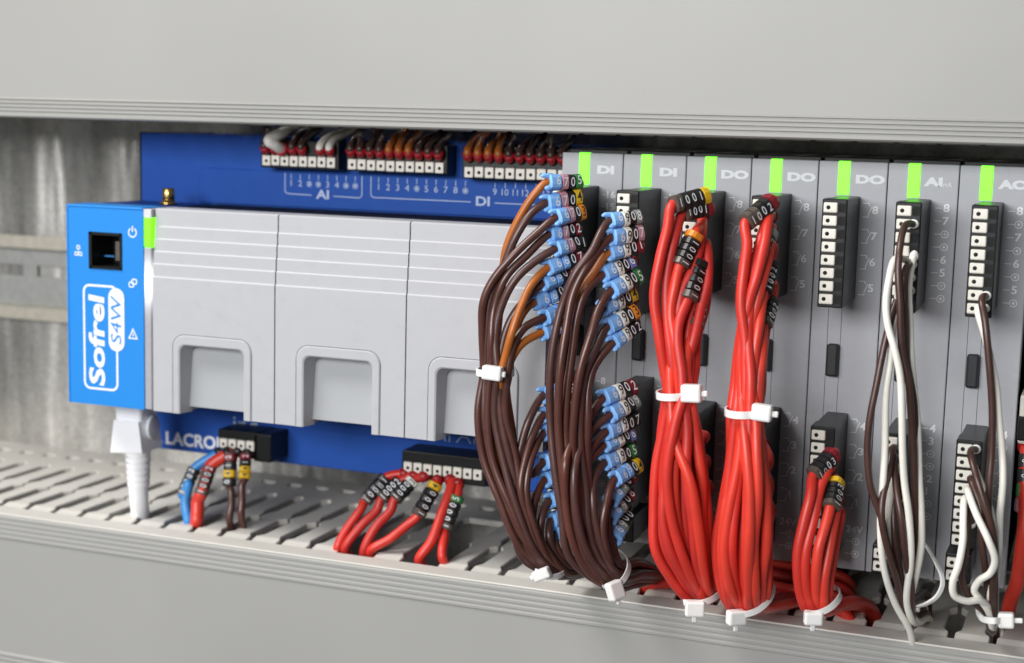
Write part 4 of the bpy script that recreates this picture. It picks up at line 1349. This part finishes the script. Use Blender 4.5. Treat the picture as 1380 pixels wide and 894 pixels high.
p = [(110.6,-33.0,-27.4), (111.0,-37.0,-33.0), (112.0,-38.0,-43.6), (112.8,-38.0,-51.2), (115.2,-38.0,-62.2), (116.6,-37.0,-74.5), (117.5,-36.0,-84.8), (118.6,-35.0,-95.2), (118.6,-33.0,-106.2), (116.9,-29.0,-119.3)]
thin(BD, 5, ZF6[0][4], p, 'brown wire from the upper block of the AI module, fifth lever from top', GF, sink(p[-1]))
p = [(109.5,-34.0,-34.0), (108.7,-38.0,-37.8), (107.3,-40.0,-46.3), (105.9,-42.0,-58.0), (104.7,-43.0,-68.0), (104.6,-43.0,-77.0), (106.1,-43.0,-86.2), (109.0,-42.0,-93.9), (110.8,-41.0,-100.9), (112.9,-37.0,-109.2), (114.7,-31.0,-119.0), (116.2,-26.0,-127.2)]
thin(BD, 5, ZF6[0][6], p, 'brown wire swinging farthest out to the side of the AI module', GF, sink(p[-1]))
p = [(109.2,-34.0,-31.0), (109.3,-37.0,-36.7), (108.8,-38.0,-42.6), (108.7,-39.0,-51.4), (108.1,-40.0,-60.5), (108.6,-40.0,-75.9), (108.9,-41.0,-84.7), (108.8,-41.0,-94.2), (109.4,-40.0,-103.8), (110.7,-37.0,-112.0), (113.3,-32.0,-121.1), (116.8,-27.0,-129.4)]
thin(WH, 5, ZF6[0][5], p, 'white wire hanging nearly straight down beside the AI module lower block', GF, [(p[-1][0] + 1, -20, -139), (p[-1][0] + 2, -10, -150), (p[-1][0] + 3, 0, -168)])
p = [(111.6,-33.0,-31.9), (112.7,-35.0,-41.9), (113.7,-36.0,-51.4), (115.3,-37.0,-60.4), (116.7,-37.0,-70.0), (117.8,-37.0,-82.5), (119.1,-37.0,-93.5), (119.3,-36.0,-102.8), (117.8,-33.0,-113.4), (116.2,-28.0,-122.7)]
thin(WH, 5, ZF6[0][3], p, 'white wire on the outer side of the AI module strands', GF, sink(p[-1]))
p = [(110.0,-34.0,-76.7), (110.0,-39.0,-82.1), (109.2,-42.0,-89.0), (109.3,-43.0,-94.5), (110.7,-42.0,-101.1), (113.1,-38.0,-110.1), (114.8,-31.0,-120.3), (116.5,-26.0,-128.0)]
thin(BD, 5, ZF6[1][1], p, 'brown wire from the lower block of the AI module curving left', GF, sink(p[-1]))
p = [(110.4,-33.0,-78.8), (112.3,-39.0,-86.8), (114.6,-41.0,-95.5), (115.7,-40.0,-103.0), (117.3,-35.0,-113.8), (117.4,-27.0,-125.4)]
thin(BD, 5, ZF6[1][3], p, 'brown wire from the lower block of the AI module running straight down', GF, sink(p[-1]))
p = [(110.9,-31.0,-84.5), (111.4,-36.0,-91.7), (112.5,-38.0,-100.6), (114.4,-35.0,-111.6), (116.2,-27.0,-124.3)]
thin(BD, 5, ZF6[1][5], p, 'brown wire from the lowest levers of the AI module block', GF, sink(p[-1]))
p = [(110.7,-32.0,-81.8), (110.4,-36.0,-89.3), (110.3,-38.0,-96.8), (112.0,-36.0,-106.6), (114.8,-31.0,-117.8), (118.1,-25.0,-126.8)]
thin(WH, 5, ZF6[1][4], p, 'white wire from the lower block of the AI module behind the brown ones', GF, sink(p[-1]))

p = [(130.5,-31.0,-34.7), (132.0,-34.0,-40.6), (133.8,-35.0,-51.9), (135.3,-35.0,-63.5), (136.0,-35.0,-74.9), (136.0,-36.0,-82.8), (136.2,-36.0,-92.1), (137.6,-35.0,-99.5), (138.8,-33.0,-111.0), (139.3,-29.0,-122.5)]
thin(BD, 6, ZF7[0][6], p, 'brown wire from the upper block of the AO module', GG, sink(p[-1], 0))
p = [(129.7,-31.0,-37.4), (132.4,-33.0,-45.1), (135.5,-33.0,-56.8), (137.2,-33.0,-66.3), (138.4,-33.0,-75.5), (139.1,-34.0,-82.9), (139.0,-34.0,-92.2), (139.5,-33.0,-101.8), (139.1,-31.0,-111.9), (139.6,-28.0,-123.2)]
thin(WH, 6, ZF7[0][7], p, 'white wire from the upper block of the AO module', GG, sink(p[-1], 0))
p = [(130.4,-33.0,-75.9), (132.2,-38.0,-80.0), (134.9,-40.0,-86.5), (137.2,-40.0,-93.5), (138.7,-38.0,-101.0), (138.6,-35.0,-111.3), (138.9,-29.0,-123.0)]
thin(BD, 6, ZF7[1][0], p, 'brown wire from the top lever of the AO module lower block', GG, sink(p[-1], 0))
p = [(130.3,-34.0,-85.9), (133.5,-40.0,-91.1), (137.0,-42.0,-96.8), (138.8,-41.0,-102.3), (137.8,-39.0,-106.8), (135.1,-38.0,-109.5), (134.0,-37.0,-112.4), (135.4,-36.0,-114.9), (137.8,-33.0,-118.6), (138.7,-28.0,-124.1)]
thin(WH, 6, ZF7[1][4], p, 'white wire making a small hook beside the AO module', GG, sink(p[-1], 0))
p = [(129.7,-34.0,-88.4), (130.1,-39.0,-92.9), (130.4,-41.0,-98.5), (129.8,-42.0,-105.2), (128.7,-42.0,-109.2), (129.4,-41.0,-113.5), (132.4,-39.0,-115.3), (135.5,-37.0,-115.2), (137.7,-33.0,-118.2), (138.6,-28.0,-125.0)]
thin(WH, 6, ZF7[1][5], p, 'white wire looping far down in a U below the AO module', GG, sink(p[-1], 0))
p = [(130.6,-33.0,-91.0), (131.3,-37.0,-94.5), (131.4,-39.0,-101.3), (130.6,-38.0,-108.7), (132.7,-35.0,-115.4), (136.9,-31.0,-120.1), (138.6,-27.0,-126.2)]
thin(BD, 6, ZF7[1][6], p, 'brown wire looping down beside the U-shaped white wire', GG, sink(p[-1], 0))
p = [(130.8,-32.0,-83.4), (134.0,-36.0,-89.9), (135.1,-37.0,-98.9), (136.9,-34.0,-109.7), (138.4,-28.0,-122.9)]
thin(BD, 6, ZF7[1][3], p, 'brown wire from the middle levers of the AO module lower block', GG, sink(p[-1], 0))
p = [(131.5,-32.0,-80.0), (135.0,-34.0,-87.0), (137.0,-35.0,-93.0), (138.3,-34.0,-105.4), (137.8,-33.0,-114.0), (138.1,-28.0,-123.4)]
thin(WH, 6, ZF7[1][2], p, 'white wire half hidden behind the brown wires of the AO module', GG, sink(p[-1], 0))

# ---- wires below the blue unit
DK = 'ferrule_black'
wire('wire_blue', 1.75, [(-134.4,-3.0,-119.6), (-135.3,-4.0,-125.9), (-134.0,-5.0,-129.8), (-132.8,-6.0,-133.1), (-137.5, -2, -139), (-137.0, 0, -160)], 'blue wire with black sleeves under the blue unit', None,
     ((-136.5,-4.0,-124.4), (-134.2,0.0,-115.1), list(zip('skkkk', '10002'))), (LB1[0], 4, -108.5), DK, False, 2.2)
wire(RD, 2.3, [(-130.1,-4.0,-125.3), (-129.8,-5.0,-129.3), (-129.4,-6.0,-132.7), (-132.5, -2, -139), (-132.0, 0, -160)], 'red wire with black sleeves beside the blue wire under the blue unit', None,
     ((-129.5,-4.0,-123.6), (-127.5,0.0,-113.6), list(zip('skkkr', '10002'))), (LB1[1], 4, -108.5), DK, False, 2.35)
wire(BR, 1.3, [(-117.5,-3.0,-120.3), (-116.6,-4.0,-125.3), (-116.8,-5.0,-130.9), (-117, 0, -139), (-116, 3, -160)], 'brown wire with yellow and black sleeves, black one lowest, beside the red wire', None,
     ((-119.0,-2.0,-119.4), (-120.9,2.0,-109.0), list(zip('kykr', '0412'))), (LB1[2], 4.5, -108.0), DK, False, 2.1)
wire(BR, 1.3, [(-113.0,-3.0,-118.5), (-112.4,-4.0,-123.8), (-112.1,-5.0,-128.3), (-113, 0, -139), (-112, 3, -160)], 'brown wire with yellow sleeve lowest beside its twin', None,
     ((-113.0,-2.0,-116.9), (-115.2,2.0,-108.4), list(zip('yykr', '4412'))), (LB1[3], 4.5, -108.0), DK, False, 2.1)

MID = [
    ('10001', 'skkkk', (-65.6,-2.0,-118.9), (-59.7,2.0,-110.6), [(-66.3,-4.0,-121.0), (-69.7,-8.0,-127.7), (-71.4,-11.0,-133.8)], -66.0),
    ('10002', 'skkkk', (-59.5,-2.0,-117.7), (-54.7,2.0,-111.3), [(-60.5,-4.0,-120.9), (-64.2,-8.0,-125.7), (-68.6,-11.0,-133.4)], -63.5),
    ('10003', 'skkkw', (-54.1,-3.0,-116.8), (-49.8,2.0,-110.5), [(-55.0,-5.0,-120.2), (-58.7,-9.0,-125.6), (-61.7,-11.0,-134.0)], -61.0),
    ('10004', 'skkky', (-45.7,-4.0,-120.9), (-41.6,2.0,-110.9), [(-47.6,-5.0,-123.2), (-53.0,-9.0,-128.4), (-59.3,-11.0,-133.0)], -59.0),
    ('', '', None, None, [(-36.0,2.0,-110.3), (-36.6,-4.0,-118.8), (-38.0,-9.0,-127.5), (-41.5,-11.0,-133.7)], -42.0),
    ('10005', 'skkkg', (-35.7,-4.0,-124.5), (-33.6,1.0,-113.8), [(-34.8,-6.0,-126.4), (-33.3,-11.0,-131.4)], -39.5),
]
for k, (s_, cs, e0, e1, pts, xe) in enumerate(MID):
    last = Vector(pts[-1])
    tail = [(last.x + 1, last.y + 5, -139.0), (last.x + 2, last.y + 10, -165.0)]
    if s_:
        wire(RD, 1.55, list(pts) + tail, ['first', 'second', 'third', 'fourth', 'fifth', 'last'][k] + ' red wire from the blue wire side, with black sleeves, below the grey covers', 'red wires below the grey covers',
             (e0, e1, list(zip(cs, s_))), (LB2[k], 4.5, -109.0), 'ferrule_red', False, 2.3)
    else:
        wire(RD, 1.7, list(pts) + tail, 'plain red wire without sleeves below the grey covers', 'red wires below the grey covers', None, (LB2[k], 4.5, -109.0), 'ferrule_red')
# a blue cable lying inside the lower duct, seen through the gap of a missing finger
wire('wire_blue', 3.0, [(-90, 6, -146), (-50, 2, -144), (-20, 4, -146), (20, 10, -150)], 'dark blue cable lying inside the lower duct under a missing finger')
for k in range(3):
    wire(RD, 1.8, [(-86 + 4 * k, -8 + 5 * k, -152), (-60, -9 + 5 * k, -150), (-30, -8 + 4 * k, -149), (5, -6 + 4 * k, -151)], 'red wire lying inside the lower duct under a missing finger', 'red wires inside the lower duct')

# ---- wires rising from the upper terminal rows into the upper duct
UP = [
    (TB1, [(0, BD, (-124.0,30.0,4.7), 0), (1, BD, (-122.2,30.0,4.7), 0), (2, WH, (-109.1,26.0,5.0), 2), (3, BD, (-105.7,30.0,5.2), 0), (4, BD, (-101.5,30.0,5.0), 0), (6, WH, (-88.9,30.0,4.5), 0), (7, WH, (-86.3,26.0,4.6), 0)]),
    (TB2, [(0, BD, (-86.0,30.0,4.6), 0), (1, BD, (-87.2,34.0,4.6), 0), (2, BD, (-79.1,30.0,4.8), 0), (3, BD, (-79.9,34.0,4.8), 0), (4, OR, (-67.4,30.0,4.8), 0), (5, OR, (-68.2,34.0,4.8), 0), (6, OR, (-62.6,30.0,5.0), 0), (7, BD, (-54.3,30.0,4.9), 0), (8, BD, (-54.9,34.0,4.9), 0), (9, BD, (-51.5,30.0,5.0), 0)]),
    (TB3, [(0, OR, (-38.9,30.0,5.1), 0), (1, OR, (-39.4,34.0,5.1), 0), (2, OR, (-31.9,30.0,5.0), 0), (3, OR, (-32.4,34.0,5.0), 0), (4, BD, (-28.6,30.0,5.1), 0), (5, BD, (-18.5,30.0,5.1), 0), (6, BD, (-18.9,34.0,5.1), 0), (7, BD, (-15.9,30.0,5.2), 0), (8, BD, (-15.8,34.0,5.2), 0), (9, BD, (-7.8,34.0,5.2), 0)]),
]
UPN = ['AI terminals', 'first ten DI terminals', 'further DI terminals']
for (xs, lst), nm in zip(UP, UPN):
    for k, c, top, kind in lst:
        x = xs[k]
        tx, ty, tz = top
        cn = {'wire_dark': 'dark brown', 'wire_white': 'white', 'wire_orange': 'orange-brown'}[c]
        z0 = -3.6 if kind != 2 else -3.0
        pts = [(x, 7.0, z0 + 2.4), (x * 0.92 + tx * 0.08, 10.0 if kind == 0 else 6.0, z0 + 4.6), (x * 0.6 + tx * 0.4, 18.0, 2.8), (tx, ty, 5.4), (tx + 1, ty + 6, 14.0), (tx + 1, ty + 8, 28.0)]
        if kind == 2:
            pts = [(x - 1, 3.5, z0 + 2.2), (x - 2.5, 2.0, 0.5), (x - 1, 6.0, 3.4), (tx, ty, 6.0), (tx + 1, ty + 6, 14.0), (tx + 1, ty + 8, 28.0)]
        wire(c, 1.35 if kind == 0 else 1.9, pts, cn + ' wire from the ' + ['first', 'second', 'third', 'fourth', 'fifth', 'sixth', 'seventh', 'eighth', 'ninth', 'tenth'][k] + ' of the ' + nm + ' on the blue base', cn + ' wires above the ' + nm, None, (x, 8.6, z0), 'ferrule_red')

# ---- red wire beyond the last module
wire(RD, 2.1, [(143.9,-6.0,-88.3), (144.8,-10.0,-98.0), (144.7,-10.0,-106.6), (143.4,-4.0,-118.2), (141.7,2.0,-126.6), (141, 10, -140), (141, 12, -165)], 'thick red wire with green and pink sleeves beyond the last module', None,
     ((144.3,-8.0,-96.4), (143.3,-4.0,-80.6), list(zip('pgkk', '7500'))), (143.3,0.0,-77.9), 'ferrule_red', False, 2.5)

# ------------------------------------------------------------------ cable ties


def cable_tie(name_label, ring, head_at, head_dir, head_size, tail_len, group='white cable ties', w=2.0, th=0.5):
    """ring: world points of the strap's middle line (closed or open); flat strap + head block + cut tail"""
    org = Vector(head_at)
    t = thing('cable_tie', tuple(org), name_label, 'cable tie', group)
    P = spline(ring, 6)
    V, F = [], []
    n = len(P)
    c = sum((p_ for p_ in P), Vector((0, 0, 0))) / n
    nrm = Vector((0, 0, 0))
    for i in range(n - 1):
        nrm += (P[i] - c).cross(P[i + 1] - c)
    nrm = nrm.normalized()
    for i in range(n):
        out = (P[i] - c)
        out = (out - nrm * out.dot(nrm)).normalized()
        for a, b in ((-1, -1), (1, -1), (1, 1), (-1, 1)):
            V.append(P[i] + nrm * (a * w / 2) + out * (b * th / 2))
    for i in range(n - 1):
        for k in range(4):
            k2 = (k + 1) % 4
            F.append((i * 4 + k, i * 4 + k2, (i + 1) * 4 + k2, (i + 1) * 4 + k))
    F.append((3, 2, 1, 0))
    F.append(tuple((n - 1) * 4 + k for k in range(4)))
    MB().add(V, F, 0, False).build('strap', 'tie_white', t)
    hd = Vector(head_dir).normalized()
    hw, hh, hdp = [q * 0.9 for q in head_size]
    side = nrm
    out = hd.cross(side).normalized()
    side = out.cross(hd).normalized()
    mb = MB().rbox(-hw / 2, hw / 2, -hdp / 2, hdp / 2, -hh / 2, hh / 2, 0.6, 2)
    mb.v = [tuple(org + hd * p_[0] + out * p_[1] + side * p_[2]) for p_ in mb.v]
    mb.build('head', 'tie_white', t)
    tl = MB().rbox(hw / 2 - 0.2, hw / 2 + tail_len, -0.5, 0.5, -w / 2 * 0.8, w / 2 * 0.8, 0.25, 1)
    tl.v = [tuple(org + hd * p_[0] + out * p_[1] + side * p_[2]) for p_ in tl.v]
    tl.build('tail', 'tie_white', t)
    return t


def ring_around(cx, cy, cz, rx, ry, tilt=0.0, a0=0, a1=360, n=14, tz=0.0):
    out = []
    for i in range(n + 1):
        a = math.radians(a0 + (a1 - a0) * i / n)
        x = rx * math.cos(a)
        y = ry * math.sin(a)
        out.append((cx + x, cy + y, cz + tilt * x + tz * y))
    return out


def mid(a, b):
    return ((a[0] + b[0]) / 2, (a[1] + b[1]) / 2, (a[2] + b[2]) / 2)


def around(l, r_, depth, tilt=None, pad=0.3):
    """ring round a bundle whose left and right flanks are l and r_"""
    c = mid(l, r_)
    rx = (r_[0] - l[0]) / 2 + pad
    ti = (r_[2] - l[2]) / max(r_[0] - l[0], 0.1)
    return ring_around(c[0], c[1], c[2], rx, depth, ti)


cable_tie('white cable tie round the middle of the first brown bundle', around((-7.6,-46.0,-63.2), (2.8,-46.0,-63.0), 4.6), (-1.0,-51.5,-62.5), (1, 0, -0.05), (6.6, 4.6, 3.4), 1.0)
cable_tie('white cable tie round the red bundle next to the DI modules', around((47.5,-48.0,-64.8), (57.2,-48.0,-64.0), 6.6), (58.3,-54.0,-62.8), (1, 0, 0.05), (6.2, 5.4, 3.6), 1.7)
cable_tie('white cable tie round the red bundle of the middle DO module', around((67.0,-48.0,-67.7), (77.0,-48.0,-67.2), 7.0), (77.8,-54.0,-66.3), (1, 0, -0.05), (6.0, 5.0, 3.6), 1.7)
cable_tie('white cable tie with head at the bottom of the first brown bundle', [(11.8,-46.0,-121.0), (16.0,-46.0,-122.2), (18.3,-42.0,-122.3), (17.8,-34.0,-121.8), (15.0,-26.0,-121.8), (9.6,-20.0,-123.1)], (14.1,-47.0,-121.3), (-1, 0, -0.5), (6.0, 3.6, 3.0), 1.2, w=1.7)
cable_tie('white cable tie looped at the bottom of the second brown bundle', [(31.1,-42.0,-123.9), (35.1,-46.0,-123.6), (37.8,-45.0,-120.9), (38.2,-40.0,-118.7), (35.6,-33.0,-117.3), (30.6,-26.0,-117.4)], (36.5,-47.0,-123.1), (0.35, 0, -1), (6.0, 5.4, 3.4), 1.5, w=1.7)
cable_tie('white cable tie at the bottom of the red bundle next to the DI modules', [(56.6,-46.0,-124.1), (59.9,-47.0,-123.8), (63.4,-45.0,-123.0), (65.4,-40.0,-122.0), (64.3,-32.0,-121.8), (60.6,-24.0,-122.2)], (60.0,-47.0,-125.1), (0.0, 0, -1), (5.0, 6.0, 3.4), 1.8, w=1.7)
cable_tie('white cable tie at the bottom of the red bundle of the middle DO module', [(69.5,-46.0,-125.7), (73.5,-47.0,-125.1), (77.6,-45.0,-123.6), (80.0,-41.0,-121.0), (79.7,-35.0,-119.3), (76.5,-27.0,-118.9)], (71.9,-47.0,-126.0), (0.0, 0, -1), (4.6, 6.0, 3.4), 2.0, w=1.7)
cable_tie('white cable tie at the bottom of the short red bundle', [(90.6,-44.0,-122.9), (93.6,-45.0,-122.4), (96.8,-43.0,-121.0), (98.5,-39.0,-119.4), (97.9,-33.0,-118.9), (94.7,-26.0,-119.8)], (92.8,-45.0,-123.8), (0.0, 0, -1), (4.2, 5.6, 3.2), 1.8, w=1.7)
cable_tie('thin white cable tie looped out beside the AI module strands', [(117.0,-20.0,-103.7), (120.5,-25.0,-106.3), (123.2,-30.0,-108.5), (125.1,-34.0,-110.5), (125.5,-35.0,-112.8), (124.3,-35.0,-116.1), (121.4,-33.0,-119.2), (118.8,-30.0,-121.3)], (118.0,-28.0,-122.5), (-1, 0, -0.2), (3.0, 2.6, 2.0), 0.6, w=1.1, th=0.7)
cable_tie('white cable tie with square head round the AO module wires', [(141.8,-35.0,-120.3), (139.7,-38.0,-119.9), (136.9,-36.0,-120.5), (134.8,-31.0,-120.4), (133.9,-25.0,-120.6)], (142.6,-35.0,-120.2), (1, 0, 0.1), (4.6, 4.6, 3.4), 2.2, w=1.7)

# ------------------------------------------------------------------ white plug under the blue panel
pg = thing('cable_plug', (-152.5, -6, -133), 'white plug with ribbed strain relief under the blue panel', 'plug')
MB().rbox(-159.4, -148.6, -11.5, -0.5, -108.6, -90.3, 1.4, 3).build('plug_body', 'plug_white', pg)
MB().prism([(-160.8, -109.8), (-147.6, -108.8), (-149.0, -98.0), (-159.2, -98.0)], 'y', -12.2, 0.0).build('plug_skirt', 'plug_white', pg)
MB().lathe((-147.8, -6, -100.6), (1, 0.1, 0), [(0, 4.2), (0.8, 4.2), (1.1, 3.7)], 24).build('locking_wheel', 'plug_clear', pg)
pf = []
zz = 0.0
for k in range(6):
    pf += [(zz, 4.5 - 0.12 * k), (zz + 1.5, 4.5 - 0.12 * k), (zz + 1.6, 3.6 - 0.1 * k), (zz + 2.2, 3.6 - 0.1 * k)]
    zz += 2.25
MB().lathe((-153.2, -6.5, -109.2), (0.0, 0.02, -1), pf, 24, smooth=False).build('strain_relief', 'plug_white', pg)
MB().tube(spline([(-153.2, -6.5, -121.0), (-153.6, -5.5, -128.0), (-154.6, -3.0, -135.0), (-155.0, 0.0, -150.0)]), [3.4] * 7 + [3.3] * 7 + [3.2] * 8, 16).build('cable', 'plug_white', pg)

# ------------------------------------------------------------------ neighbouring device at the right edge
nb = thing('relay_socket', (152, 30, -H), 'dark device with black and white clamp beyond the last module', 'device')
MB().rbox(141.6, 164.0, 14.0, 60.0, -H, -48.0, 0.6, 2).build('housing', 'module_grey', nb)
MB().rbox(140.9, 152.0, -6.0, 13.9, -77.6, -63.5, 0.8, 2).build('clamp', 'lever_cream', nb)
MB().rbox(140.7, 150.0, -7.0, -4.0, -76.5, -69.5, 0.6, 2).build('clamp_cap', 'block_black', nb)
